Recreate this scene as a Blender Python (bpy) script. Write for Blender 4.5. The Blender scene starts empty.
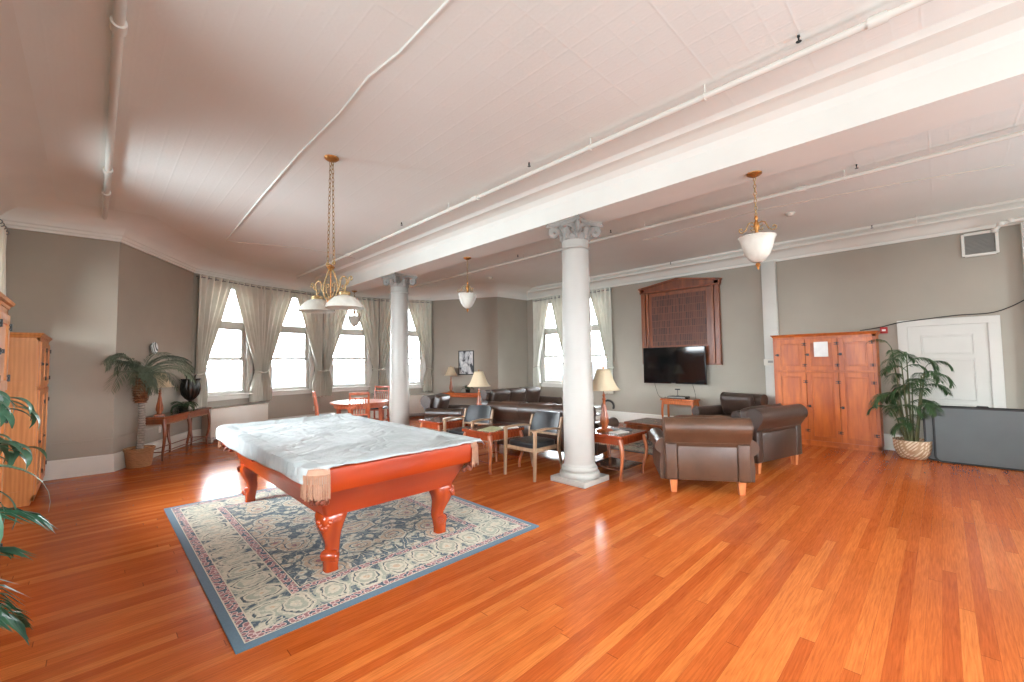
import bpy, bmesh, math, random
from mathutils import Vector, Matrix
R = math.radians
PI = math.pi
random.seed(7)
SC = bpy.context.scene
COL = SC.collection

# ---------------------------------------------------------------- camera
F_PX = 424.0
yaw, pitch, roll = R(45.4), R(2.85), R(-0.75)
fw = Vector((math.cos(yaw) * math.cos(pitch), math.sin(yaw) * math.cos(pitch), math.sin(pitch)))
r0 = Vector((math.sin(yaw), -math.cos(yaw), 0)); u0 = r0.cross(fw)
rt = r0 * math.cos(roll) + u0 * math.sin(roll)
up = u0 * math.cos(roll) - r0 * math.sin(roll)
cd = bpy.data.cameras.new('camera'); cam = bpy.data.objects.new('camera', cd); COL.objects.link(cam)
cam.matrix_world = Matrix(((rt.x, up.x, -fw.x, 0), (rt.y, up.y, -fw.y, 0), (rt.z, up.z, -fw.z, 1.6), (0, 0, 0, 1)))
cd.sensor_fit = 'HORIZONTAL'; cd.sensor_width = 36.0; cd.lens = F_PX / 1024 * 36.0
cd.clip_start = 0.02; cd.clip_end = 6000
SC.camera = cam

# ---------------------------------------------------------------- exposure, world, lights
SC.view_settings.view_transform = 'Standard'; SC.view_settings.look = 'None'
SC.view_settings.exposure = 0.32; SC.view_settings.gamma = 1.0; SC.view_settings.use_curve_mapping = False
cy = SC.cycles
cy.max_bounces = 8; cy.diffuse_bounces = 5; cy.glossy_bounces = 4; cy.transmission_bounces = 6; cy.transparent_max_bounces = 12
cy.sample_clamp_indirect = 3.0; cy.use_light_tree = False; cy.blur_glossy = 1.0; cy.use_denoising = True
cy.caustics_reflective = False; cy.caustics_refractive = False
SKY = 24.0
W = bpy.data.worlds.new('sky'); SC.world = W; W.use_nodes = True
nt = W.node_tree; nt.nodes.clear()
wo = nt.nodes.new('ShaderNodeOutputWorld'); bg = nt.nodes.new('ShaderNodeBackground')
bg.inputs[0].default_value = (0.88, 0.95, 1.0, 1); bg.inputs[1].default_value = SKY
nt.links.new(bg.outputs[0], wo.inputs[0])

def area(name, loc, direction, w, h, power, color=(1, 1, 1)):
    l = bpy.data.lights.new(name, 'AREA'); l.shape = 'RECTANGLE'; l.size = w; l.size_y = h
    l.energy = power; l.color = color
    o = bpy.data.objects.new(name, l); COL.objects.link(o); o.location = loc
    d = Vector(direction).normalized(); z = -d; x = Vector((0, 0, 1)).cross(z).normalized(); y = z.cross(x)
    m = Matrix((x, y, z)).transposed().to_4x4(); m.translation = Vector(loc); o.matrix_world = m
    return o
ARC = (4.68, 6.45, 5.6)          # the bay: centre and radius of the wall's inner corners
ANG = [-35.2, -18.9, -2.4, 14.3, 30.9]
def arcp(a, r=ARC[2]): return Vector((ARC[0] + r * math.sin(R(a)), ARC[1] + r * math.cos(R(a)), 0))
WZ0, WZ1, WW = 0.93, 3.44, 1.04  # window openings
BACKW = [('left', 6.3), ('left', 2.2), ('left', -0.6), ('back', 0.9), ('back', 3.2), ('back', 5.6), ('back', 8.0)]
FILL_TINT = (0.78, 0.91, 1.0)
for side, t in BACKW:  # added fill lamps outside the out-of-view windows, aimed to brighten room and ceiling
    if side == 'left': area('window_fill_lamp', (-1.23, t, 2.15), (1, 0, -.22 if t > 5 else .05), 0.95, 2.3, (140 if t > 5 else 82 if t > 1 else 52), FILL_TINT).data.spread = R(112 if t > 5 else 150)
    else: area('window_fill_lamp', (t, -3.67, 2.15), (0, 1, 0.2 + .06 * t), 0.95, 2.3, 136 - 10 * t, FILL_TINT)

# ---------------------------------------------------------------- helpers
class MB:
    def __init__(s, M=None): s.bm = bmesh.new(); s.M = M or Matrix()
    def _add(s, vs, fs):
        bv = [s.bm.verts.new(s.M @ Vector(v)) for v in vs]
        for f in fs:
            try: s.bm.faces.new([bv[i] for i in f])
            except ValueError: pass
        return s
    def box(s, c, d, bev=0.0, rz=0.0, seg=2, rot=None):
        t = bmesh.new(); bmesh.ops.create_cube(t, size=1)
        for v in t.verts: v.co = Vector((v.co.x * d[0], v.co.y * d[1], v.co.z * d[2]))
        if bev > 0: bmesh.ops.bevel(t, geom=t.edges[:], offset=min(bev, min(d) * .49), segments=seg, profile=0.5, affect='EDGES')
        m = Matrix.Translation(c) @ (rot if rot else Matrix.Rotation(rz, 4, 'Z'))
        t.verts.index_update()
        s._add([m @ v.co for v in t.verts], [[v.index for v in f.verts] for f in t.faces]); t.free(); return s
    def loft(s, rings, cap=True, closed=True):
        n = len(rings[0]); vs = [p for r in rings for p in r]; fs = []
        for i in range(len(rings) - 1):
            for j in range(n if closed else n - 1):
                k = (j + 1) % n; fs.append((i * n + j, i * n + k, (i + 1) * n + k, (i + 1) * n + j))
        if cap and closed:
            fs.append(tuple(range(n))[::-1]); fs.append(tuple((len(rings) - 1) * n + j for j in range(n)))
        return s._add(vs, fs)
    def tube(s, pts, r, n=8, cap=True, flat=1.0):
        pts = [Vector(p) for p in pts]; m = len(pts)
        if not hasattr(r, '__len__'): r = [r] * m
        T = [(pts[min(i + 1, m - 1)] - pts[max(i - 1, 0)]).normalized() for i in range(m)]
        a = Vector((0, 0, 1)) if abs(T[0].z) < .9 else Vector((1, 0, 0))
        u = T[0].cross(a).normalized(); rings = []
        for i in range(m):
            u = (u - T[i] * u.dot(T[i])).normalized(); w = T[i].cross(u)
            rings.append([pts[i] + (u * math.cos(2 * PI * k / n) + w * (flat * math.sin(2 * PI * k / n))) * r[i] for k in range(n)])
        return s.loft(rings, cap)
    def lathe(s, prof, n=24, c=(0, 0, 0), cap=True, axis=None):
        m = Matrix.Translation(c) @ (axis if axis else Matrix())
        return s.loft([[m @ Vector((r * math.cos(2 * PI * k / n), r * math.sin(2 * PI * k / n), z)) for k in range(n)] for r, z in prof], cap)
    def prism(s, poly, f0, f1):
        """poly: 2-D points; f0/f1 map a 2-D point to the two end faces"""
        return s.loft([[Vector(f0(p)) for p in poly], [Vector(f1(p)) for p in poly]])
    def grid(s, fn, nu, nv, thick=None):
        vs = [fn(i / nu, j / nv) for j in range(nv + 1) for i in range(nu + 1)]
        return s._add(vs, [(j * (nu + 1) + i, j * (nu + 1) + i + 1, (j + 1) * (nu + 1) + i + 1, (j + 1) * (nu + 1) + i) for j in range(nv) for i in range(nu)])
    def quad(s, *p): return s._add(p, [tuple(range(len(p)))])
    def build(s, name, mat, parent=None, smooth=40, solid=0.0, sub=0, loc=None):
        bmesh.ops.recalc_face_normals(s.bm, faces=s.bm.faces[:]) if smooth is not None and not solid else None
        me = bpy.data.meshes.new(name); s.bm.to_mesh(me); s.bm.free()
        me.materials.append(mat)
        if smooth:
            for p in me.polygons: p.use_smooth = True
            me.set_sharp_from_angle(angle=R(smooth))
        o = bpy.data.objects.new(name, me); COL.objects.link(o)
        if parent: o.parent = parent
        if loc: o.location = loc
        if solid:
            m = o.modifiers.new('thickness', 'SOLIDIFY'); m.thickness = solid; m.offset = 0
        if sub:
            m = o.modifiers.new('smooth', 'SUBSURF'); m.levels = sub; m.render_levels = sub
        return o
def tag(o, label=None, cat=None, group=None, kind=None):
    for k, v in (('label', label), ('category', cat), ('group', group), ('kind', kind)):
        if v: o[k] = v
    return o
def thing(name, label, cat, loc=(0, 0, 0), rz=0.0, group=None):
    o = bpy.data.objects.new(name, None); COL.objects.link(o); o.empty_display_size = .1
    o.location = loc; o.rotation_euler = (0, 0, rz); return tag(o, label, cat, group)
def kids(o): return [c for c in list(COL.objects) if c.parent == o]
def dup(root, loc, rz, label=None, parent=None):
    r = root.copy(); COL.objects.link(r)
    if parent is not None: r.parent = parent
    if loc is not None: r.location = loc; r.rotation_euler = (0, 0, rz)
    if label: r['label'] = label
    for ch in kids(root): dup(ch, None, 0, parent=r)
    return r
def struct(o): o['kind'] = 'structure'; return o
def rect(w, d): return [(-w / 2, -d / 2), (w / 2, -d / 2), (w / 2, d / 2), (-w / 2, d / 2)]
def rrect(w, d, r, n=4):
    out = []
    for cx, cy_, a in ((w / 2 - r, d / 2 - r, 0), (-w / 2 + r, d / 2 - r, 90), (-w / 2 + r, -d / 2 + r, 180), (w / 2 - r, -d / 2 + r, 270)):
        for k in range(n + 1): t = R(a + 90 * k / n); out.append((cx + r * math.cos(t), cy_ + r * math.sin(t)))
    return out
def ringz(poly, z, sx=1, sy=1, ox=0, oy=0): return [Vector((x * sx + ox, y * sy + oy, z)) for x, y in poly]
def lerp(a, b, t): return a + (b - a) * t

# ---------------------------------------------------------------- materials
def s2l(c): return tuple(((v / 255) / 12.92 if v / 255 <= .04045 else ((v / 255 + .055) / 1.055) ** 2.4) for v in c) + (1,)
class N:
    """small node builder"""
    def __init__(s, name):
        s.m = bpy.data.materials.new(name); s.m.use_nodes = True; s.t = s.m.node_tree
        s.b = s.t.nodes['Principled BSDF']; s.out = s.t.nodes['Material Output']
    def n(s, typ, ins=None, **kw):
        x = s.t.nodes.new('ShaderNode' + typ)
        for k, v in kw.items(): setattr(x, k, v)
        for k, v in (ins or {}).items():
            if isinstance(v, bpy.types.NodeSocket): s.t.links.new(v, x.inputs[k])
            else: x.inputs[k].default_value = v
        return x
    def coord(s, scale=(1, 1, 1), which='Object', rot=(0, 0, 0)):
        c = s.n('TexCoord'); return s.n('Mapping', {0: c.outputs[which], 'Scale': scale, 'Rotation': rot}).outputs[0]
    def math(s, op, a, b=None, c=None):
        d = {0: a}
        if b is not None: d[1] = b
        if c is not None: d[2] = c
        return s.n('Math', d, operation=op).outputs[0]
    def mix(s, f, a, b, mode='MIX'):
        x = s.n('Mix', data_type='RGBA', blend_type=mode)
        for sock, v in ((x.inputs[0], f), (x.inputs[6], a), (x.inputs[7], b)):
            if isinstance(v, bpy.types.NodeSocket): s.t.links.new(v, sock)
            else: sock.default_value = v
        return x.outputs[2]
    def ramp(s, f, stops, interp='LINEAR'):
        x = s.n('ValToRGB', {0: f}); cr = x.color_ramp; cr.interpolation = interp
        while len(cr.elements) < len(stops): cr.elements.new(.5)
        for e, (p, c) in zip(cr.elements, stops): e.position = p; e.color = c
        return x.outputs[0]
    def noise(s, v, scale, detail=3, rough=.5, dist=0, out=0):
        return s.n('TexNoise', {'Vector': v, 'Scale': scale, 'Detail': detail, 'Roughness': rough, 'Distortion': dist}).outputs[out]
    def set(s, **k):
        for kk, v in k.items():
            sock = s.b.inputs[kk.replace('_', ' ')]
            if isinstance(v, bpy.types.NodeSocket): s.t.links.new(v, sock)
            else: sock.default_value = v
        return s
    def bump(s, h, strength=.3, dist=.01):
        s.t.links.new(s.n('Bump', {'Height': h, 'Strength': strength, 'Distance': dist}).outputs[0], s.b.inputs['Normal']); return s
def plain(name, rgb, rough=.6, var=.06, scale=8, bump=0.0, metal=0.0, spec=.5, coat=0.0, bscale=None):
    k = N(name); v = k.coord(); c = s2l(rgb)
    nz = k.noise(v, scale, 4)
    lo = tuple(x * (1 - var) for x in c[:3]) + (1,); hi = tuple(min(1, x * (1 + var)) for x in c[:3]) + (1,)
    k.set(Base_Color=k.ramp(nz, [(.3, lo), (.7, hi)]), Roughness=rough, Metallic=metal, Specular_IOR_Level=spec, Coat_Weight=coat)
    if bump: k.bump(k.noise(v, bscale or scale * 6, 3), bump)
    return k.m
def wood(name, dark, light, rough=.35, scale=1.0, axis='Z', coat=.3, contrast=1.0):
    k = N(name)
    st = {'X': (1.2, 9, 9), 'Y': (9, 1.2, 9), 'Z': (9, 9, 1.2)}[axis]
    v = k.coord(tuple(a * scale for a in st))
    warp = k.noise(v, 1.3, 3, .5, .6)
    ring = k.n('TexWave', {'Vector': v, 'Scale': .55, 'Distortion': 7.0, 'Detail': 3, 'Detail Scale': .8}).outputs['Fac']
    f = k.math('ADD', k.math('MULTIPLY', ring, .3), k.math('MULTIPLY', warp, .7))
    a, b = s2l(dark), s2l(light)
    k.set(Base_Color=k.ramp(f, [(.5 - .35 / contrast, a), (.5 + .3 / contrast, b)]), Roughness=rough, Coat_Weight=coat, Coat_Roughness=.15)
    k.bump(k.noise(k.coord(tuple(a * 4 for a in st)), 4, 2), .06)
    return k.m
M = {}
M['wall'] = plain('taupe_wall_paint', (163, 155, 141), .75, .03, 2, .04, bscale=60)
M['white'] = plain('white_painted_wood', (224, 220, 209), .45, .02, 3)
M['doorpaint'] = plain('white_door_paint', (204, 200, 190), .5, .02, 3)
M['beam'] = plain('cream_painted_beam', (236, 234, 225), .6, .03, 1.5, .03, bscale=20)
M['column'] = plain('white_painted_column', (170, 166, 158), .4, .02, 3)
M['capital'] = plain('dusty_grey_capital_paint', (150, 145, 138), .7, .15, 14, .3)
M['heater'] = plain('cream_radiator_enamel', (214, 206, 192), .4, .02, 3)
M['bronze'] = plain('antique_gold_metal', (176, 120, 64), .4, .2, 30, .1, metal=.7)
M['goldpaint'] = plain('muted_gold_paint', (158, 126, 80), .5, .2, 40, metal=.4)
M['black'] = plain('black_iron', (24, 23, 22), .45, .1, 20)
M['grille'] = plain('grey_grille', (150, 146, 138), .5, .05, 10)
M['red'] = plain('red_plastic', (170, 30, 24), .4)
M['paper'] = plain('white_paper', (232, 230, 224), .7)
M['magazine'] = plain('magazine_cover_green_cream', (176, 178, 138), .35, .25, 14)
M['darkmag'] = plain('dark_magazine_cover', (52, 54, 60), .3, .5, 20)
M['slate'] = plain('slate_laminate', (84, 90, 90), .42, .06, 3)
M['slatelight'] = plain('grey_laminate', (104, 110, 110), .4, .06, 3)
M['basket'] = None
# leathers
def leather(name, rgb, rough=.33):
    k = N(name); v = k.coord(); c = s2l(rgb)
    lo = tuple(x * .72 for x in c[:3]) + (1,); hi = tuple(x * 1.3 for x in c[:3]) + (1,)
    k.set(Base_Color=k.ramp(k.noise(v, 3.2, 5, .6), [(.3, lo), (.75, hi)]), Roughness=rough, Specular_IOR_Level=.55)
    vo = k.n('TexVoronoi', {'Vector': v, 'Scale': 160}).outputs['Distance']
    k.bump(k.math('ADD', vo, k.math('MULTIPLY', k.noise(v, 7, 3), 2.0)), .16, .006); return k.m
M['leather'] = leather('chocolate_brown_leather', (62, 45, 36))
M['leather_tan'] = leather('worn_brown_leather', (82, 56, 40))
M['leather_black'] = leather('charcoal_vinyl', (33, 35, 37), .28)
# woods
M['pine'] = wood('honey_pine', (182, 104, 44), (222, 150, 82), .38, 1.7, 'Z', .1, .7)
M['oakred'] = wood('orange_oak', (150, 66, 14), (206, 108, 36), .4, 1.6, 'Z', .08, .9)
M['cherry'] = wood('polished_cherry', (142, 40, 8), (180, 64, 18), .28, .6, 'X', .5, .7)
M['cherryleg'] = wood('carved_cherry', (146, 46, 12), (190, 76, 26), .24, .6, 'Z', .6, .7)
M['walnut'] = wood('walnut_furniture', (92, 44, 22), (150, 80, 40), .35, 1.6, 'Z', .3)
M['topwood'] = wood('dark_polished_top', (70, 42, 30), (112, 72, 52), .2, 1.2, 'Y', .5, .7)
M['mahog'] = wood('mahogany_board', (92, 42, 16), (148, 78, 36), .4, 1.2, 'Z', .2)
M['redwalnut'] = wood('red_walnut', (112, 40, 18), (160, 70, 34), .26, 1.0, 'Z', .4, .7)
M['tanleg'] = wood('tan_carved_leg', (134, 66, 34), (186, 112, 70), .32, 1.4, 'Z', .3)
M['beech'] = wood('greyed_beech', (134, 104, 78), (170, 138, 108), .45, 2, 'Z', .1)
M['footwood'] = wood('light_orange_foot', (178, 98, 52), (214, 134, 84), .4, 2, 'Z', .2)
M['diner'] = wood('reddish_dining_wood', (140, 62, 32), (184, 98, 60), .35, 2, 'Z', .3)

# ================================================================ SETTING
CEIL = 3.90
XL, XR, YB, YF = -1.06, 9.85, -3.5, 9.28
arc = [arcp(a) for a in ANG]
PERIM = [Vector((XL, YB, 0)), Vector((XL, 9.12, 0)), Vector((0.24, 9.02, 0))] + arc + [Vector((8.6, 9.32, 0)), Vector((XR, YF, 0)), Vector((XR, YB, 0))]

def floor_mat():
    k = N('orange_fir_floorboards'); g = k.n('TexCoord').outputs['Object']
    sx = k.n('SeparateXYZ', {0: g}); x, y = sx.outputs[0], sx.outputs[1]
    PW = 0.072
    yy = k.math('DIVIDE', y, PW); row = k.math('FLOOR', yy); fy = k.math('FRACT', yy)
    off = k.n('TexWhiteNoise', {'W': row}, noise_dimensions='1D').outputs[0]
    xx = k.math('ADD', k.math('DIVIDE', x, 2.6), k.math('MULTIPLY', off, 9.0)); col = k.math('FLOOR', xx); fx = k.math('FRACT', xx)
    cv = k.n('CombineXYZ', {0: row, 1: col}).outputs[0]
    rnd = k.n('TexWhiteNoise', {'Vector': cv}, noise_dimensions='2D').outputs[0]
    base = k.ramp(rnd, [(0, s2l((184, 89, 37))), (.35, s2l((193, 98, 42))), (.7, s2l((203, 109, 49))), (1, s2l((214, 125, 61)))])
    gv = k.n('Mapping', {0: g, 'Scale': (1.6, 34, 1)}).outputs[0]
    gv2 = k.n('VectorMath', {0: gv, 1: k.n('CombineXYZ', {0: k.math('MULTIPLY', rnd, 40), 1: k.math('MULTIPLY', rnd, 17)}).outputs[0]}, operation='ADD').outputs[0]
    gr = k.noise(gv2, 3.0, 4, .6, .5)
    grain = k.ramp(gr, [(.3, (.72, .66, .60, 1)), (.65, (1.08, 1.06, 1.04, 1))])
    c1 = k.mix(1.0, base, grain, 'MULTIPLY')
    big = k.ramp(k.noise(g, .55, 3, .55), [(.35, (.86, .80, .74, 1)), (.65, (1.06, 1.04, 1.0, 1))])
    c2 = k.mix(1.0, c1, big, 'MULTIPLY')
    ed = k.math('MINIMUM', fy, k.math('SUBTRACT', 1.0, fy))
    gn = k.noise(k.n('Mapping', {0: g, 'Scale': (.8, 11, 1)}).outputs[0], 1.2, 2)
    gapw = k.math('ADD', .004, k.math('MULTIPLY', k.math('MAXIMUM', k.math('SUBTRACT', gn, .48), 0.0), .05))
    gap = k.math('LESS_THAN', ed, gapw)
    ex = k.math('LESS_THAN', k.math('MINIMUM', fx, k.math('SUBTRACT', 1.0, fx)), .0009)
    gap = k.math('MAXIMUM', gap, ex)
    c3 = k.mix(k.math('MULTIPLY', gap, .62), c2, s2l((70, 28, 14)))
    # wear: dents and rubbed marks
    wear = k.math('GREATER_THAN', k.noise(k.n('Mapping', {0: g, 'Scale': (2.2, 9, 1)}).outputs[0], 2.1, 2, .5), .9)
    c4 = k.mix(k.math('MULTIPLY', wear, .35), c3, s2l((110, 56, 34)))
    k.set(Base_Color=c4, Roughness=k.math('ADD', .14, k.math('MULTIPLY', gr, .08)), Specular_IOR_Level=.36)
    hh = k.noise(k.n('Mapping', {0: g, 'Scale': (.4, 2.2, 1)}).outputs[0], 2, 1)
    k.bump(hh, .07, .01); return k.m
def ceil_mat():
    k = N('painted_pressed_tin'); g = k.n('TexCoord').outputs['Object']
    c = k.ramp(k.noise(g, .7, 3), [(.3, s2l((236, 236, 228))), (.7, s2l((242, 242, 235)))])
    k.set(Base_Color=c, Roughness=.62)
    def tiles(p, w):
        sx = k.n('SeparateXYZ', {0: g}); out = None
        for i in (0, 1):
            f = k.math('FRACT', k.math('DIVIDE', sx.outputs[i], p)); e = k.math('ABSOLUTE', k.math('SUBTRACT', f, .5))
            e = k.math('SMOOTH_MAX', k.math('MULTIPLY', k.math('SUBTRACT', e, .5 - w), 1 / w), 0.0, .2)
            out = e if out is None else k.math('MAXIMUM', out, e)
        return out
    vo = k.n('TexVoronoi', {'Vector': g, 'Scale': 34}).outputs['Distance']
    h = k.math('ADD', k.math('MULTIPLY', tiles(.61, .02), .35), k.math('ADD', k.math('MULTIPLY', tiles(.152, .1), .35), k.math('MULTIPLY', vo, .35)))
    k.bump(h, .2, .009); return k.m
M['floor'] = floor_mat(); M['ceiling'] = ceil_mat()

flo = MB(); flo._add([(p.x, p.y, 0) for p in PERIM] + [(p.x, p.y, -.25) for p in PERIM],
    [tuple(range(len(PERIM)))] + [(i, (i + 1) % len(PERIM), (i + 1) % len(PERIM) + len(PERIM), i + len(PERIM)) for i in range(len(PERIM))])
struct(flo.build('floor', M['floor'], smooth=None))
ce = MB(); n_ = len(PERIM)
ctr = Vector((4.45, 3.2, 0)); OUT = [p + (p - ctr).normalized() * .6 for p in PERIM]
ce._add([(p.x, p.y, CEIL) for p in OUT] + [(p.x, p.y, CEIL + .3) for p in OUT],
    [tuple(range(n_))[::-1], tuple(range(n_, 2 * n_))] + [(i, (i + 1) % n_, (i + 1) % n_ + n_, i + n_) for i in range(n_)])
struct(ce.build('ceiling', M['ceiling'], smooth=None))

def wall_pieces(mb, p0, p1, ops, th=.26, top=CEIL):
    """straight wall, inner face on p0-p1, thickness outwards (left of travel); ops: (s0,s1,z0,z1)"""
    d = (p1 - p0); L = d.length; d.normalize(); nrm = Vector((-d.y, d.x, 0)); rz = math.atan2(d.y, d.x)
    def pc(s0, s1, z0, z1):
        if s1 - s0 < 1e-4 or z1 - z0 < 1e-4: return
        c = p0 + d * (s0 + s1) / 2 + nrm * th / 2; mb.box((c.x, c.y, (z0 + z1) / 2), (s1 - s0, th, z1 - z0), rz=rz)
    s = 0
    for a, b, z0, z1 in sorted(ops):
        pc(s, a, 0, top); pc(a, b, 0, z0); pc(a, b, z1, top); s = b
    pc(s, L, 0, top)
def wop(c): return (c - WW / 2, c + WW / 2, WZ0, WZ1)
P = PERIM
def seg(name, i0, i1, opsby):
    mb = MB()
    for i in range(i0, i1): wall_pieces(mb, P[i % n_], P[(i + 1) % n_], opsby.get(i, []))
    return struct(mb.build(name, M['wall'], smooth=None))
LEFT_C = [YB_ - YB for YB_ in (8.3, 6.3, 2.2, -0.6)]
seg('wall_left', 0, 1, {0: [wop(c) for c in LEFT_C]})
seg('wall_left_corner', 1, 3, {})
bayL = [(P[i + 1] - P[i]).length for i in range(3, 7)]
seg('wall_bay', 3, 7, {i: [wop(bayL[i - 3] / 2)] for i in range(3, 7)})
seg('wall_bay_corner', 7, 9, {})
seg('wall_right', 9, 10, {9: [wop(YF - 8.2), wop(YF - 6.8)]})
seg('wall_back', 10, 11, {10: [wop(XR - x) for x in (0.9, 3.2, 5.6, 8.0)]})

# mouldings swept round the room
def sweep(name, mat, prof, idx, close=False):
    """prof: (inward distance, z)"""
    pts = [P[i] for i in idx]; m = len(pts); rings = []
    for i in range(m):
        dirs = []
        if i > 0 or close: dirs.append((pts[i] - pts[i - 1]).normalized())
        if i < m - 1 or close: dirs.append((pts[(i + 1) % m] - pts[i]).normalized())
        ns = [Vector((d.y, -d.x, 0)) for d in dirs]
        n = sum(ns, Vector()).normalized(); k = 1 / max(.3, n.dot(ns[0]))
        rings.append([pts[i] + n * (dd * k) + Vector((0, 0, z)) for dd, z in prof])
    if close: rings.append(rings[0])
    mb = MB(); mb.loft(rings, cap=not close); return mb.build(name, mat, smooth=30)
crown = [(0, 3.57), (.025, 3.57), (.03, 3.62), (.045, 3.63), (.06, 3.66), (.10, 3.73), (.17, 3.79), (.19, 3.80), (.20, 3.83), (.24, 3.86), (.245, 3.90), (0, 3.90)]
struct(sweep('trim_crown', M['white'], crown, [9, 10]))
cove = [(0, 3.57), (.03, 3.57), (.035, 3.60), (.05, 3.615), (.055, 3.65), (.075, 3.665)] + [(.075 + .62 * (1 - math.cos(t * PI / 20)) ** .85, 3.665 + .237 * math.sin(t * PI / 20)) for t in range(1, 11)] + [(.70, 3.91), (0, 3.91)]
struct(sweep('trim_cove', M['beam'], cove, [10, 0, 1, 2, 3, 4, 5, 6, 7, 8, 9]))
bb = [(0, 0), (.032, 0), (.032, .21), (.026, .225), (.026, .25), (.012, .27), (0, .27)]
struct(sweep('baseboard_left', M['white'], bb, [0, 1, 2, 3]))
struct(sweep('baseboard_bay', M['white'], bb, [3, 4, 5, 6, 7, 8, 9]))
rb = sweep('baseboard_right', M['white'], bb, [9, 10]); struct(rb)
struct(sweep('trim_dado', M['wall'], [(0, .50), (.009, .502), (.009, .512), (0, .515)], [1, 2, 3]))

# windows
def glass():
    m = bpy.data.materials.new('window_glass'); m.use_nodes = True; t = m.node_tree; t.nodes.clear()
    o = t.nodes.new('ShaderNodeOutputMaterial'); mx = t.nodes.new('ShaderNodeMixShader'); tr = t.nodes.new('ShaderNodeBsdfTransparent')
    gl = t.nodes.new('ShaderNodeBsdfGlossy'); gl.inputs['Roughness'].default_value = .02; fr = t.nodes.new('ShaderNodeFresnel'); fr.inputs[0].default_value = 1.45
    t.links.new(fr.outputs[0], mx.inputs[0]); t.links.new(tr.outputs[0], mx.inputs[1]); t.links.new(gl.outputs[0], mx.inputs[2]); t.links.new(mx.outputs[0], o.inputs[0])
    return m
M['glass'] = glass()
nwin = [0]
def window(mid, inward):
    """mid: floor point under the window on the inner wall face"""
    nwin[0] += 1; i = Vector(inward).normalized(); ang = math.atan2(i.y, i.x) + PI / 2   # local +y looks outwards
    w = thing('window_%d' % nwin[0], None, None, (mid.x, mid.y, 0), ang); struct(w)
    H = WZ1 - WZ0; f = MB()
    for s in (-1, 1):                                              # casing and jambs
        f.box((s * (WW / 2 + .05), -.012, (WZ0 + WZ1) / 2), (.10, .024, H + .02)); f.box((s * (WW / 2 - .012), .13, (WZ0 + WZ1) / 2), (.024, .258, H - .002))
    f.box((0, -.014, WZ1 + .03), (WW + .20, .028, .06)); f.box((0, .13, WZ1 - .013), (WW - .05, .258, .024))
    f.box((0, .13, 2.52), (WW - .05, .10, .09))                    # transom bar
    f.build('casing', M['white'], w, smooth=None)
    s_ = MB(); s_.box((0, .06, WZ0 + .012), (WW + .02, .40, .034), .006); s_.box((0, -.02, WZ0 - .05), (WW + .16, .026, .09), .004)
    s_.build('sill', M['white'], w)
    def sash(name, z0, z1, y):
        b = MB(); t_ = .052
        for s in (-1, 1): b.box((s * (WW / 2 - .05), y, (z0 + z1) / 2), (t_, .036, z1 - z0))
        b.box((0, y, z0 + .03), (WW - .10, .036, .06)); b.box((0, y, z1 - .02), (WW - .10, .036, .04))
        o = b.build(name, M['white'], w, smooth=None)
        g = MB(); g.box((0, y, (z0 + z1) / 2), (WW - .14, .006, z1 - z0 - .07)); g.build('pane', M['glass'], o, smooth=None)
    sash('lower_sash', WZ0 + .03, 1.765, .10); sash('upper_sash', 1.735, 2.478, .145); sash('transom_sash', 2.565, WZ1 - .02, .12)
for a, b in zip(arc[:-1], arc[1:]):
    m = (a + b) / 2; window(m, (ARC[0] - m.x, ARC[1] - m.y, 0))
for y in (8.2, 6.8): window(Vector((XR, y, 0)), (-1, 0, 0))
for y in (8.3, 6.3, 2.2, -0.6): window(Vector((XL, y, 0)), (1, 0, 0))
for x in (0.9, 3.2, 5.6, 8.0): window(Vector((x, YB, 0)), (0, 1, 0))

# curtains
k = N('cream_curtain_cloth'); v = k.coord()
k.set(Base_Color=k.ramp(k.noise(v, 5, 3), [(.3, s2l((224, 221, 206))), (.7, s2l((234, 231, 217)))]), Roughness=.85, Sheen_Weight=.2)
k.bump(k.n('TexNoise', {'Vector': k.coord((260, 260, 40)), 'Scale': 1.0}).outputs[0], .08)
tl = k.n('BsdfTranslucent', {0: s2l((222, 210, 184))}); mx = k.n('MixShader', {0: .08}); k.t.links.new(k.b.outputs[0], mx.inputs[1]); k.t.links.new(tl.outputs[0], mx.inputs[2]); k.t.links.new(mx.outputs[0], k.out.inputs[0])
M['curtain'] = k.m
CW = .775
def curtain_me(name, flip, seed, width=CW, lo=.74):
    rnd = random.Random(seed); ph = rnd.random() * 6; sg = -1 if flip else 1
    TIE = 1.44; nf = 5.0
    def wid(z):
        if z > TIE:
            t = (z - TIE) / (3.5 - TIE); return lerp(.15, width, t)
        t = (TIE - z) / (TIE - lo); return lerp(.15, .27 if flip else .23, min(1, t * 1.6) ** .7)
    def fn(u, v):
        z = lerp(lo, 3.54, v); w = wid(z)
        t = max(0, min(1, (z - TIE) / (3.5 - TIE)))
        amp = lerp(.055, .042, t); uu = u ** (1.0 + .25 * (1 - t))
        y = amp * math.sin(uu * nf * 2 * PI + ph * .2) + .014 * math.sin(uu * 23 + z * 2.2 + ph)
        sag = .025 * math.sin(PI * t) * (1 - t)
        x = uu * w - sag * u + .012 * math.sin(z * 5 + uu * 9 + ph) * (1 - t)
        return (sg * (x - (.0 if z > TIE else .0)), -y, z + (.0 if v > .02 else .012 * math.sin(u * 20)))
    b = MB(); b.grid(fn, 90, 60); return b
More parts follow.
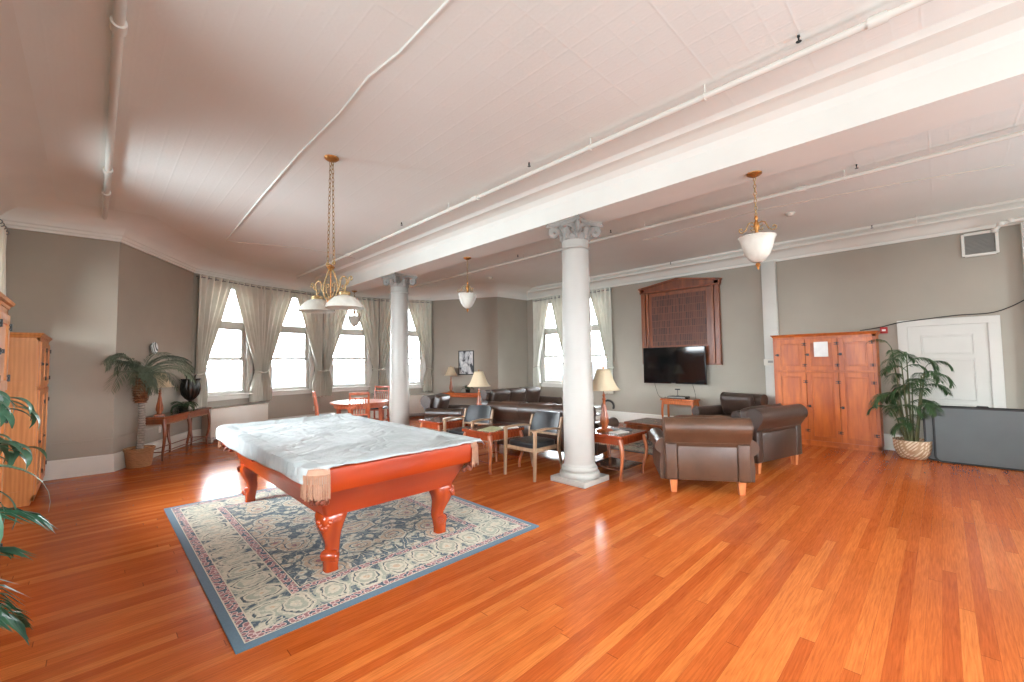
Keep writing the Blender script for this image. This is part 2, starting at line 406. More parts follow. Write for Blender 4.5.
def curtain(name_pos, mid, inward, side, width=CW, seed=1):
    """side -1: left panel seen from inside, +1: right panel"""
    i = Vector(inward).normalized(); ang = math.atan2(i.y, i.x) + PI / 2
    # local x for this orientation: +x is to the right when looking outwards
    right = Vector((math.cos(ang), math.sin(ang), 0))
    base = mid + i * .12 + right * (side * width)
    o = thing('curtain', 'cream %s curtain panel, tied back, %s' % ('left' if side < 0 else 'right', name_pos), 'curtain', (base.x, base.y, 0), ang, 'tied back cream curtains')
    flip = side > 0
    key = (flip, width, seed % 3)
    if key not in CUR: CUR[key] = curtain_me('c', flip, seed, width).build('cloth', M['curtain'], o, smooth=80); c = CUR[key]
    else:
        c = CUR[key].copy(); COL.objects.link(c); c.parent = o
    sg = -side
    if ('tie', flip) not in CUR:
        t = MB(); pts = [(sg * (.075 + .085 * math.cos(a)), .075 * math.sin(a), 1.44 + .02 * math.cos(a)) for a in [2 * PI * q / 20 for q in range(21)]]
        t.tube(pts, .016, 8); CUR[('tie', flip)] = t.build('tieback', M['curtain'], o)
    else: c = CUR[('tie', flip)].copy(); COL.objects.link(c); c.parent = o
    for q in range(5):
        if ('g', ) not in CUR:
            g = MB(); g.tube([(0, .026 * math.cos(a), .026 * math.sin(a)) for a in [2 * PI * r / 14 for r in range(15)]], .007, 6); g_ = g.build('grommet', M['nickel'], o); CUR[('g',)] = g_
        else: g_ = CUR[('g',)].copy(); COL.objects.link(g_); g_.parent = o
        g_.location = (sg * width * (.05 + .2 * q), -.03, 3.49)
    return o
CUR = {}
M['nickel'] = plain('brushed_nickel', (150, 146, 140), .3, .05, metal=.9)
def rod(pos, mid, inward, half=.79):
    i = Vector(inward).normalized(); ang = math.atan2(i.y, i.x) + PI / 2; b = mid + i * .12
    o = thing('curtain_rod', 'thin metal curtain rod over ' + pos, 'curtain rod', (b.x, b.y, 0), ang, 'curtain rods over the windows')
    t = MB(); t.tube([(-half, 0, 3.49), (half, 0, 3.49)], .013, 10); t.build('pole', M['nickel'], o)
    for s in (-1, 1):
        f = MB(); f.lathe([(.004, 0), (.02, .006), (.024, .02), (.016, .034), (.003, .04)], 12, (s * (half - .015), 0, 3.49), axis=Matrix.Rotation(s * PI / 2, 4, 'Y')); f.build('finial', M['nickel'], o)
        g = MB(); g.tube([(s * (half - .08), .115, 3.47), (s * (half - .08), .0, 3.475)], .009, 8); g.build('bracket', M['nickel'], o)
NM = ['at the leftmost bay window', 'at the second bay window from the left', 'at the third bay window behind the dining table', 'at the rightmost bay window beside the far column']
RN = ['the leftmost bay window', 'the second bay window from the left', 'the third bay window', 'the rightmost bay window']
for q, (a, b) in enumerate(zip(arc[:-1], arc[1:])):
    m = (a + b) / 2; inn = Vector((ARC[0] - m.x, ARC[1] - m.y, 0))
    for s in (-1, 1): curtain(NM[q], m, inn, s, seed=q + (s > 0))
    rod(RN[q], m, inn)
for q, y in enumerate((8.2, 6.8)):
    for s in (-1, 1): curtain(('at the right-wall window nearest the corner', 'at the right-wall window nearest the television')[q], Vector((XR, y, 0)), (-1, 0, 0), s, .69, seed=q)
    rod(('the right-wall window nearest the corner', 'the right-wall window nearest the television')[q], Vector((XR, y, 0)), (-1, 0, 0), .70)
lw = Vector((XL, 8.3, 0)); curtain('at the window behind the far left pine cabinet', lw, (1, 0, 0), 1, .78, seed=5); rod('the window behind the far left pine cabinet', lw, (1, 0, 0), .80)

# ceiling beam with cove, on two columns
BX0, BX1, BZ = 4.44, 4.97, 3.51
b = MB()
prof = [(BX0, BZ), (BX0, 3.74), (BX0 - .03, 3.80), (BX0 - .10, 3.85), (BX0 - .24, 3.872), (BX0 - .27, 3.855), (BX0 - .31, 3.855), (BX0 - .33, 3.885), (BX0 - .36, 3.91), (BX1 + .36, 3.91), (BX1 + .33, 3.885), (BX1 + .31, 3.855), (BX1 + .27, 3.855), (BX1 + .24, 3.872), (BX1 + .10, 3.85), (BX1 + .03, 3.80), (BX1, 3.74), (BX1, BZ)]
b.prism(prof, lambda p: (p[0], YB - .05, p[1]), lambda p: (p[0], 12.04, p[1]))
struct(b.build('trim_beam', M['beam'], smooth=25))
b = MB(); b.box((BX1 + .006, 4.2, BZ + .02), (.018, 15.4, .022)); struct(b.build('trim_beam_edge', plain('tan_bead', (206, 166, 126), .7), smooth=None))
def column(y, label):
    o = thing('column', label, 'column', (4.70, y, 0), 0, 'round columns under the ceiling beam')
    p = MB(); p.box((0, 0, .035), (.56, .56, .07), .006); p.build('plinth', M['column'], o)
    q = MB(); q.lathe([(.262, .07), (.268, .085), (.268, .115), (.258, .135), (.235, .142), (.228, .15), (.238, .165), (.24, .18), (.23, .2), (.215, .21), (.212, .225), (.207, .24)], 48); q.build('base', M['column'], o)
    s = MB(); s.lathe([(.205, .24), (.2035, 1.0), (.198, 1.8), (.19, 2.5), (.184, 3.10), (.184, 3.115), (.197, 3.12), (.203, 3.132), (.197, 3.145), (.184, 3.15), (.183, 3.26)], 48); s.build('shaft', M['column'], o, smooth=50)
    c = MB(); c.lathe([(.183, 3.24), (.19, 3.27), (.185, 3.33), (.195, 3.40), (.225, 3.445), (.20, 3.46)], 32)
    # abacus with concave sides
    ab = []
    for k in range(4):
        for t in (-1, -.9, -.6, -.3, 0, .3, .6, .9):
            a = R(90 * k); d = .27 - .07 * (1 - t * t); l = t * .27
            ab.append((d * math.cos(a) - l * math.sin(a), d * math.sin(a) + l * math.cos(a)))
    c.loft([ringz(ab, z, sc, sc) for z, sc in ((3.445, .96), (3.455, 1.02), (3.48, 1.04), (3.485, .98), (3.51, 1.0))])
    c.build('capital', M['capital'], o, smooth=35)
    for k in range(4):                                             # corner volutes
        a = R(45 + 90 * k); v_ = MB(Matrix.Rotation(a, 4, 'Z'))
        pts = []; 
        for q in range(26):
            th = q / 25 * 2.6 * PI; rr = .075 * (1 - q / 30)
            pts.append((.275 - rr * math.cos(th + .4) * .9, 0, 3.375 + rr * math.sin(th + .4)))
        v_.tube([(.18, 0, 3.30), (.19, 0, 3.36)] + pts[2:], [.02, .024] + [.03 * (1 - .5 * q / 25) for q in range(24)], 8, flat=1.5)
        v_.build('volute', M['capital'], o)
    for k in range(8):                                             # acanthus leaves
        l_ = MB(Matrix.Rotation(R(45 * k), 4, 'Z')); big = k % 2 == 0
        def lf(u, w):
            s_ = (u - .5) * 2; t = w; width = (.075 if big else .05) * (math.sin(PI * (.18 + .8 * t)) * (1 + .18 * math.sin(t * 26)))
            out = .192 + .06 * t ** 2.5 * (1 if big else .7); z = 3.25 + (.17 if big else .13) * math.sin(t * 1.85)
            return (out - .02 * s_ * s_ + .008 * math.cos(s_ * 9), s_ * width, z)
        l_.grid(lf, 8, 14); l_.build('leaf', M['capital'], o, solid=.012)
column(3.5, 'white round column beside the dark-seated armchair, with scrolled grey capital')
column(8.23, 'white round column beyond the pool table, in front of the bay windows')

# pilaster and right edge post
for nm, y0, y1, lab in (('trim_pilaster', 2.30, 2.55, ''), ('trim_end_pilaster', -1.25, -.90, '')):
    p = MB(); p.box((XR - .05, (y0 + y1) / 2, 1.79), (.10, y1 - y0, 3.58), .006); p.box((XR - .06, (y0 + y1) / 2, .15), (.12, y1 - y0 + .03, .30), .006); struct(p.build(nm, M['doorpaint'], smooth=40))

# pipes on the ceiling
def pipe(label, pts, r, joints=(), hang=()):
    o = thing('ceiling_pipe', label, 'pipe', pts[0]); O = Vector(pts[0])
    t = MB(); t.tube([Vector(p) - O for p in pts], r, 12); t.build('tube', M['white'], o)
    for j in joints:
        c = MB(); p = Vector(j) - O; d = (Vector(pts[1]) - Vector(pts[0])).normalized(); c.tube([p - d * .05, p + d * .05], r * 1.45, 12); c.build('coupling', M['white'], o)
    for h in hang:
        c = MB(); p = Vector(h) - O; c.tube([p + Vector((0, 0, r)), Vector((p.x, p.y, CEIL - O.z + .0))], .006, 6); c.tube([p + Vector((0, r * 1.2 * math.cos(a), r * 1.2 * math.sin(a))) if abs(pts[1][0] - pts[0][0]) > 1 else p + Vector((r * 1.2 * math.cos(a), 0, r * 1.2 * math.sin(a))) for a in [2 * PI * q / 10 for q in range(11)]], .005, 5); c.build('hanger', M['white'], o)
PZ = 3.80
pipe('white sprinkler pipe along the ceiling in front of the beam', [(3.59, -3.3, PZ), (3.59, 11.3, PZ)], .026, [(3.59, y, PZ) for y in (0.2, 4.3, 8.3)], [(3.59, y, PZ) for y in (1.3, 2.45, 4.9, 7.0, 9.4)])
pipe('white sprinkler pipe along the ceiling behind the beam', [(6.5, -3.3, PZ), (6.5, 10.7, PZ)], .026, [(6.5, y, PZ) for y in (1.2, 5.0)], [(6.5, y, PZ) for y in (.75, 3.4, 6.2)])
pipe('white pipe running beside the crown moulding over the television', [(9.48, -1.5, 3.74), (9.48, 8.9, 3.74)], .024, [], [(9.48, y, 3.74) for y in (.2, 3.5, 6.5)])
pipe('white pipe crossing the left end of the ceiling', [(.06, -3.3, 3.85), (.06, 8.98, 3.85)], .03, [(.06, y, 3.85) for y in (3.72, 6.6, 7.5)])
def sprinkler(p, lab):
    o = thing('sprinkler_head', lab, 'sprinkler', (p[0], p[1], p[2] + .02), 0, 'small sprinkler heads on the ceiling pipes'); o.scale = (.8, .8, .55)
    b = MB(); b.lathe([(.010, .06), (.012, .03), (.007, .025), (.007, 0)], 8); b.tube([(-.012, 0, .025), (-.014, 0, -.01), (0, 0, -.03)], .004, 5); b.tube([(.012, 0, .025), (.014, 0, -.01), (0, 0, -.03)], .004, 5); b.lathe([(.022, -.032), (.024, -.028), (.006, -.026)], 10)
    b.build('body', M['black'], o)
for (x, y, z, l) in ((3.52, .62, 3.85, 'dark sprinkler head on the front pipe, nearest the camera'), (3.52, 3.25, 3.85, 'dark sprinkler head on the front pipe, to the right of the chandelier'), (3.52, 6.1, 3.85, 'dark sprinkler head on the front pipe, above the far column'),
                     (6.42, .62, 3.85, 'dark sprinkler head on the rear pipe, right of the big pendant'), (6.42, 4.0, 3.85, 'dark sprinkler head on the rear pipe, right of the near capital'), (6.42, 6.3, 3.85, 'dark sprinkler head on the rear pipe, above the middle pendant'),
                     (9.40, .75, 3.8, 'dark sprinkler head by the crown over the pine lockers'), (9.40, 4.3, 3.8, 'dark sprinkler head by the crown over the carved board')):
    sprinkler((x, y, z), l)
def surface_wire(label, pts, r, mat, cat='wire'):
    o = MB(); p0 = Vector(pts[0]); o.tube([Vector(p) - p0 for p in pts], r, 6); ob = o.build('wire_channel', mat, loc=p0); tag(ob, label, cat); return ob

# ================================================================ RUGS AND POOL TABLE
def rug_mat(name, hw, hd, warm=False):
    k = N(name); g = k.n('TexCoord').outputs['Object']; s = k.n('SeparateXYZ', {0: g}); x, y = s.outputs[0], s.outputs[1]
    ax, ay = k.math('ABSOLUTE', x), k.math('ABSOLUTE', y)
    d = k.math('MINIMUM', k.math('SUBTRACT', hw, ax), k.math('SUBTRACT', hd, ay))
    navy = s2l((40, 70, 88) if not warm else (70, 74, 70)); deep = s2l((36, 58, 74) if not warm else (52, 58, 58)); cream = s2l((200, 192, 170)); grey = s2l((158, 162, 146)); tan = s2l((190, 164, 136)); rose = s2l((142, 92, 96)); pink = s2l((206, 176, 168)); blue = s2l((72, 104, 124) if not warm else (96, 100, 92))
    sym = k.n('CombineXYZ', {0: ax, 1: ay}).outputs[0]
    fine = k.noise(g, 60, 3, .7)
    wob = k.n('VectorMath', {0: k.n('TexNoise', {'Vector': sym, 'Scale': 5.0, 'Detail': 3}).outputs['Color'], 1: (.5, .5, .5)}, operation='SUBTRACT').outputs[0]
    p = k.n('VectorMath', {0: sym, 1: k.n('VectorMath', {0: wob, 3: .17}, operation='SCALE').outputs[0]}, operation='ADD').outputs[0]
    def flowers(scale, rnd, bg, stops):
        vo = k.n('TexVoronoi', {'Vector': p, 'Scale': scale, 'Randomness': rnd}, voronoi_dimensions='2D').outputs['Distance']
        return vo
    v1 = flowers(2.7, .8, None, None)
    big = k.ramp(v1, [(0, rose), (.07, tan), (.15, cream), (.19, navy), (.215, tan), (.32, cream), (.36, deep), (.40, navy)], 'CONSTANT')
    v2 = flowers(9.5, .95, None, None)
    small = k.ramp(v2, [(0, tan), (.12, cream), (.30, grey), (.37, deep), (.43, navy)], 'CONSTANT')
    field = k.mix(k.math('GREATER_THAN', v1, .40), big, small)
    vn = k.noise(p, 4.2, 1, .4, 1.6)
    vine = k.math('LESS_THAN', k.math('ABSOLUTE', k.math('SUBTRACT', vn, .5)), .017)
    field = k.mix(vine, field, cream)
    vn2 = k.noise(p, 7.3, 1, .4, 2.0); vine2 = k.math('LESS_THAN', k.math('ABSOLUTE', k.math('SUBTRACT', vn2, .53)), .02)
    field = k.mix(k.math('MULTIPLY', vine2, .8), field, deep)
    # wide border: oval medallions on a grey-cream ground
    along = k.n('Mix', {0: k.math('LESS_THAN', k.math('SUBTRACT', hw, ax), k.math('SUBTRACT', hd, ay)), 2: x, 3: y}, data_type='FLOAT').outputs[0]
    fa = k.math('SUBTRACT', k.math('FRACT', k.math('DIVIDE', along, .245)), .5)
    dd = k.math('DIVIDE', k.math('SUBTRACT', d, .275), .15)
    wb = k.math('MULTIPLY', k.math('SUBTRACT', k.noise(g, 11, 2), .5), .75)
    el = k.math('ADD', k.math('SQRT', k.math('ADD', k.math('MULTIPLY', k.math('MULTIPLY', fa, fa), 5.2), k.math('MULTIPLY', dd, dd))), wb)
    bord = k.ramp(k.math('MULTIPLY', el, .8), [(0, tan), (.10, cream), (.30, grey), (.48, cream), (.58, deep), (.66, cream), (.80, grey), (.94, navy)], 'CONSTANT')
    mot = k.math('GREATER_THAN', k.noise(g, 34, 3, .7), .52); bord = k.mix(k.math('MULTIPLY', mot, .42), bord, grey); field = k.mix(k.math('MULTIPLY', mot, .38), field, s2l((150, 158, 150)))
    bn = k.math('GREATER_THAN', k.noise(p, 13, 2, .5, 1.5), .56); bord = k.mix(k.math('MULTIPLY', bn, .75), bord, cream)
    def guard(f):
        vo = k.n('TexVoronoi', {'Vector': g, 'Scale': 27.0, 'Randomness': 1.0}, voronoi_dimensions='2D').outputs['Distance']
        return k.ramp(vo, [(0, rose), (.34, pink), (.52, navy)], 'CONSTANT')
    gd = guard(0)
    def step(a, lo_c, hi_c): return k.mix(k.math('GREATER_THAN', d, a), lo_c, hi_c)
    c = step(.055, blue, cream); c = step(.062, c, gd); c = step(.125, c, cream); c = step(.133, c, bord)
    c = step(.415, c, cream); c = step(.423, c, gd); c = step(.485, c, cream); c = step(.493, c, deep); c = step(.50, c, field)
    c = k.mix(.2, c, k.ramp(fine, [(.35, s2l((120, 118, 110))), (.65, s2l((214, 206, 192)))]), 'OVERLAY')
    if not warm: c = k.mix(.08, c, s2l((205, 198, 184)))
    k.set(Base_Color=c, Roughness=.95, Specular_IOR_Level=.15, Sheen_Weight=.15); k.bump(fine, .35, .004); return k.m
def rug(cx, cy_, w, d, rz, mat, label, name):
    b = MB(); b.box((0, 0, .006), (w, d, .012), .004); o = b.build('area_rug', mat, loc=(cx, cy_, 0)); o.rotation_euler.z = rz; tag(o, label, 'rug'); return o
rug(1.86, 4.51, 2.52, 3.38, 0, rug_mat('navy_cream_persian', 1.26, 1.69), 'large navy and cream floral rug under the pool table', 'rug')
rug(7.9, 4.0, 2.3, 2.7, R(2), rug_mat('faded_floral', 1.15, 1.35, True), 'faded grey and beige floral rug under the low coffee table', 'rug')

def cover_mat():
    k = N('pale_vinyl_cover'); v = k.coord()
    k.set(Base_Color=k.ramp(k.noise(v, 2.5, 4), [(.3, s2l((162, 167, 165))), (.7, s2l((178, 182, 180)))]), Roughness=.55, Specular_IOR_Level=.25)
    v1 = k.noise(k.coord((1, 1.4, 1), rot=(0, 0, .5)), 1.3, 2, .5, 1.2)
    cr = k.math('ABSOLUTE', k.math('SUBTRACT', v1, .5)); cr = k.math('MINIMUM', k.math('MULTIPLY', cr, 9), 1.0)
    v2 = k.noise(k.coord((1.3, 1, 1), rot=(0, 0, -.9)), 2.3, 2, .5, .8); cr2 = k.math('MINIMUM', k.math('MULTIPLY', k.math('ABSOLUTE', k.math('SUBTRACT', v2, .52)), 9), 1.0)
    k.bump(k.math('ADD', cr, k.math('MULTIPLY', cr2, .6)), .45, .03); return k.m
M['cover'] = cover_mat()
M['fringe'] = plain('tan_leather_fringe', (176, 132, 106), .7, .12, 30, .2)
M['carve'] = plain('dark_carved_wood', (128, 62, 40), .35, .35, 26, .5)

PT = thing('pool_table', 'large cherry-wood pool table on scroll legs, standing on the navy rug', 'pool table', (1.86, 4.60, .012))
HX, HY, ZT = .775, 1.50, .84
body = MB()                                                        # tapered cabinet
def rc(w, d, z, r=.03): return [Vector((x, y, z)) for x, y in rrect(w, d, r, 3)]
body.loft([rc(2 * HX - .16, 2 * HY - .16, .67), rc(2 * HX - .20, 2 * HY - .20, .655), rc(2 * HX - .36, 2 * HY - .42, .45), rc(2 * HX - .36, 2 * HY - .42, .435)])
body.build('cabinet', M['cherry'], PT, smooth=30)
sl = MB(); sl.box((0, 0, .735), (2 * HX - .26, 2 * HY - .26, .09)); 
sl.build('slate_bed', M['slate'], PT, smooth=None)
def rail(x0, y0, x1, y1, nx, ny):
    """rail with a rounded, outward-leaning face"""
    prof = [(-.13, .84), (-.015, .845), (.0, .835), (.004, .80), (-.004, .70), (-.012, .672), (-.05, .665), (-.05, .70), (-.13, .78)]
    r_ = MB(); r_.prism(prof, lambda p: (x0 + nx * p[0], y0 + ny * p[0], p[1]), lambda p: (x1 + nx * p[0], y1 + ny * p[0], p[1]))
    return r_.build('rail', M['cherry'], PT, smooth=35)
g = .12
rail(-HX + g, -HY, HX - g, -HY, 0, -1); rail(-HX + g, HY, HX - g, HY, 0, 1)
for s in (-1, 1):
    rail(s * HX, -HY + g, s * HX, -.07, s, 0); rail(s * HX, .07, s * HX, HY - g, s, 0)
POCK = [(-HX, -HY), (HX, -HY), (-HX, HY), (HX, HY), (-HX, 0), (HX, 0)]
for px_, py_ in POCK:
    corner = py_ != 0
    a0 = math.atan2(py_, px_) if corner else (0 if px_ > 0 else PI)
    if corner: a0 = math.atan2(1 if py_ > 0 else -1, 1 if px_ > 0 else -1)
    r0_ = .135 if corner else .085; c0 = (px_ - (.13 * (1 if px_ > 0 else -1) if corner else .085 * (1 if px_ > 0 else -1)), py_ - (.13 * (1 if py_ > 0 else -1) if corner else 0))
    span = R(46)
    q = MB(); rings = []
    for t in range(13):
        a = a0 - span + 2 * span * t / 12; dx, dy = math.cos(a), math.sin(a)
        rings.append([Vector((c0[0] + dx * r, c0[1] + dy * r, z)) for r, z in ((r0_ - .05, .80), (r0_ - .05, .842), (r0_ - .02, .858), (r0_ + .0, .846), (r0_ + .006, .81), (r0_ - .01, .79))])
    q.loft(rings); iron = q.build('pocket', M['fringe'], PT)
    if not corner: continue
    fr = MB(); NS = 22
    for t in range(NS):
        a = a0 - span + 2 * span * (t + .5) / NS; dx, dy = math.cos(a), math.sin(a); rr = r0_ + .012 + random.uniform(-.003, .004); L = random.uniform(.155, .185) * (1 if corner else .8)
        w = span * 2 * rr / NS * .36; c = Vector((c0[0] + dx * rr, c0[1] + dy * rr, .81)); tx = Vector((-dy, dx, 0)) * w; th = Vector((dx, dy, 0)) * .003; sw = Vector((dx, dy, 0)) * random.uniform(-.006, .006)
        fr.loft([[c - tx - th, c + tx - th, c + tx + th, c - tx + th], [c - tx - th + Vector((0, 0, -L)) + sw, c + tx - th + Vector((0, 0, -L)) + sw, c + tx + th + Vector((0, 0, -L)) + sw, c - tx + th + Vector((0, 0, -L)) + sw]])
    fr.build('leather_fringe', M['fringe'], iron, smooth=None)
    if corner:                                                     # carved bracket under the pocket
        cv = MB(); sx, sy = (1 if px_ > 0 else -1), (1 if py_ > 0 else -1)
        for (o, z, r) in ((.065, .655, .034), (.09, .62, .03), (.115, .59, .024), (.075, .60, .02), (.10, .665, .022)):
            for j in (-1, 0, 1):
                cv.lathe([(.002, -r), (r * .7, -r * .7), (r, 0), (r * .7, r * .7), (.002, r)], 10, (px_ - sx * (o + j * .028), py_ - sy * (o - j * .028), z))
        cv.build('carved_bracket', M['carve'], PT)
def pool_leg(sx, sy):
    l_ = MB(); rings = []
    S = [(.45, .105, .0), (.425, .108, .006), (.39, .102, .016), (.34, .088, .022), (.29, .074, .018), (.24, .062, .006), (.19, .053, -.006), (.15, .049, -.008), (.12, .051, .0), (.085, .055, .008), (.05, .052, .010), (.025, .050, .010), (.0, .052, .010)]
    for z, h, o in S:
        rings.append([Vector((x + sx * o, y + sy * o, z)) for x, y in rrect(2 * h, 2 * h, h * .62, 4)])
    l_.loft(rings); o = l_.build('leg', M['cherryleg'], PT, smooth=60); o.location = (sx * .50, sy * 1.18, 0)
    for s, name in ((1, 'scroll'),):
        v_ = MB()
        a = math.atan2(sy, sx); Mx = Matrix.Translation((sx * .012, sy * .020, .115)) @ Matrix.Rotation(a, 4, 'Z') @ Matrix.Scale(.78, 4)
        v_.M = Mx
        v_.lathe([(.002, -.075), (.03, -.078), (.05, -.072), (.056, -.055), (.056, .055), (.05, .072), (.03, .078), (.002, .075)], 20, (.022, 0, 0), axis=Matrix.Rotation(PI / 2, 4, 'X'))
        for e in (-1, 1): v_.tube([(.022 + .04 * (1 - q / 26) * math.cos(q * .42), e * .078, .04 * (1 - q / 26) * math.sin(q * .42)) for q in range(24)], .006, 6)
        v_.build('foot_scroll', M['cherryleg'], o, smooth=50)
    kn = MB(Matrix.Rotation(math.atan2(sy, sx), 4, 'Z'))
    for q in range(7):
        t = q / 6; kn.lathe([(.002, -.022), (.016, -.012), (.02, 0), (.016, .012), (.002, .022)], 8, (.125 + .012 * math.sin(t * 3), (t - .5) * .09, .40 - .05 * math.cos((t - .5) * 3)))
    kn.build('knee_carving', M['carve'] if (sx < 0 and sy > 0) else M['cherryleg'], o)
for sx in (-1, 1):
    for sy in (-1, 1): pool_leg(sx, sy)

# vinyl cover, pulled towards the long left side
from mathutils import noise as mnoise
def cov():
    b = MB(); NU, NV = 90, 130
    def wr(x, y):
        n1 = mnoise.noise(Vector((x * 2.2 + y * .6, y * 1.6 - x * .7, 3))) ; n2 = mnoise.noise(Vector((x * 5 - y * 2, y * 4 + x, 9)))
        r1 = max(0, 1 - abs(n1) * 9); r2 = max(0, 1 - abs(n2) * 8)
        return .010 * r1 + .005 * r2 + .004 * mnoise.noise(Vector((x * 1.3, y * 1.3, 0)))
    L = .19; tot = 2 * HX + L + .05
    def fn(u, v):
        y = lerp(-HY - .004, HY + .012, v); s = u * tot - L
        cyl = .10; ed = min(1, (y + HY) / .22) ; hang = L * (.72 + .22 * math.sin(y * 1.7 + .6) * .5) * (1.0 if True else 1)
        if s < 0:
            t = -s / L; x = -HX - .012 - .010 * math.sin(t * 2) - .006 * math.sin(y * 9); z = .862 - hang * t
            cx = max(0, 1 - (y + HY - .01) / .12); x += .10 * cx ** 2
        else:
            x = -HX - .012 + s; z = .862 + wr(x, y) - (.014 if v < .004 else 0)
            if x < -HX + .03: z -= .012 * ((-HX + .03 - x) / .05)
            cx = max(0, 1 - (y + HY - .01) / .12)
            if x < -HX + .14: x += .10 * cx ** 2 * (1 - (x + HX) / .14)
            if x > HX: z -= (x - HX) * 1.2; 
        rim = 1 if (abs(x) > HX - .10 or abs(y) > HY - .10) else 0
        if s >= 0 and not rim: z -= .012
        if v > .93 and s > .0: z += .026 * math.sin((v - .93) / .07 * PI) * (.4 + .6 * min(1, u * 2.5))
        return (x, y, z)
    b.grid(fn, NU, NV); o = b.build('pool_table_cover', M['cover'], smooth=80, solid=.0035, loc=(1.86, 4.60, .012))
    tag(o, 'wrinkled pale blue-grey vinyl cover draped over the pool table', 'table cover')
cov()

# ================================================================ HANGING LAMPS
def alab():
    k = N('alabaster_glass'); v = k.coord()
    c = k.ramp(k.noise(v, 7, 4, .6, 1.2), [(.3, s2l((206, 200, 186))), (.7, s2l((222, 217, 206)))])
    k.set(Base_Color=c, Roughness=.25, Subsurface_Weight=.0)
    tl = k.n('BsdfTranslucent', {0: s2l((236, 228, 210))}); mx = k.n('MixShader', {0: .15}); k.t.links.new(k.b.outputs[0], mx.inputs[1]); k.t.links.new(tl.outputs[0], mx.inputs[2]); k.t.links.new(mx.outputs[0], k.out.inputs[0]); return k.m
M['alabaster'] = alab()
def chain(a, b, mb, link=.045, r=.0035, w=.011):
    a, b = Vector(a), Vector(b); L = (b - a).length; n = max(2, int(L / (link * .78))); d = (b - a).normalized(); u = Vector((1, 0, 0)); w2 = d.cross(u).normalized(); u = w2.cross(d)
    for i in range(n):
        c = a + d * (L * (i + .5) / n); side = u if i % 2 else w2
        mb.tube([c + d * (link * .5 * math.sin(q)) + side * (w * math.cos(q)) for q in [2 * PI * j / 8 for j in range(9)]], r, 4, cap=False)
def spiral(c, ax, ay, r0_, r1_, a0, a1, n=18):
    c, ax, ay = Vector(c), Vector(ax), Vector(ay)
    return [c + ax * (lerp(r0_, r1_, t / n) * math.cos(lerp(a0, a1, t / n))) + ay * (lerp(r0_, r1_, t / n) * math.sin(lerp(a0, a1, t / n))) for t in range(n + 1)]
def pendant(y, label):
    o = thing('pendant_lamp', label, 'pendant lamp', (4.80, y, BZ), 0, 'bowl pendant lamps under the beam')
    c = MB(); c.lathe([(.006, -.045), (.02, -.04), (.05, -.026), (.07, -.012), (.072, 0)], 28); c.build('canopy', M['bronze'], o)
    h = MB(); chain((0, 0, -.04), (0, 0, -.46), h, r=.004, w=.012); h.build('chain', M['goldpaint'], o)
    s = MB(); s.lathe([(.004, -.44), (.014, -.45), (.018, -.47), (.01, -.49), (.022, -.52), (.03, -.56), (.016, -.60), (.026, -.64), (.014, -.66), (.01, -.93), (.02, -.94), (.024, -.955), (.012, -.975), (.006, -1.0)], 14); s.build('stem', M['bronze'], o)
    for k_ in range(3):
        a = R(120 * k_ + 20); m = MB(Matrix.Rotation(a, 4, 'Z'))
        pts = [(.015, 0, -.53), (.05, 0, -.515), (.085, 0, -.53), (.10, 0, -.565), (.115, 0, -.60), (.15, 0, -.625)] + [tuple(p) for p in spiral((.165, 0, -.60), (1, 0, 0), (0, 0, 1), .03, .008, -1.9, 2.9, 12)]
        m.tube(pts, .0065, 6); m.tube([tuple(p) for p in spiral((.05, 0, -.585), (1, 0, 0), (0, 0, 1), .032, .008, 1.2, 6.6, 14)], .005, 6); m.build('scroll_arm', M['goldpaint'], o)
    b = MB(); outp = [(.168, -.665), (.172, -.67), (.158, -.69), (.146, -.73), (.134, -.78), (.112, -.84), (.080, -.89), (.04, -.922), (.012, -.932)]
    b.lathe(outp, 40, cap=False); b.build('bowl_shade', M['alabaster'], o, solid=.006)
pendant(1.28, 'large alabaster bowl pendant on the right, hanging nearest the pine lockers')
pendant(6.0, 'alabaster bowl pendant hanging between the two columns')
pendant(10.7, 'small alabaster pendant partly hidden behind the chandelier, nearest the bay windows')

CH = thing('chandelier', 'scrolled gold billiard chandelier with two frosted dome shades over the pool table', 'chandelier', (1.83, 4.68, CEIL))
c = MB(); c.lathe([(.006, -.05), (.02, -.045), (.055, -.03), (.075, -.012), (.078, 0)], 28); c.build('canopy', M['bronze'], CH)
Dm = Matrix.Translation((0, 0, -.27)) @ Matrix.Rotation(R(103), 4, 'Z')                               # the lamp's long axis
for s in (-1, 1):
    h = MB(Dm); chain((s * .02, 0, .23), (s * .055, 0, -.93), h, link=.06, r=.004, w=.012); h.build('chain', M['goldpaint'], CH)
f = MB(Dm); f.tube([(0, 0, -.93), (0, 0, -1.34)], .007, 8)
f.lathe([(.004, -.93), (.03, -.945), (.045, -.965), (.03, -.985), (.012, -1.0)], 14); f.lathe([(.006, -1.31), (.035, -1.325), (.04, -1.34), (.02, -1.365), (.012, -1.38), (.003, -1.41)], 14); f.build('centre_stem', M['bronze'], CH)
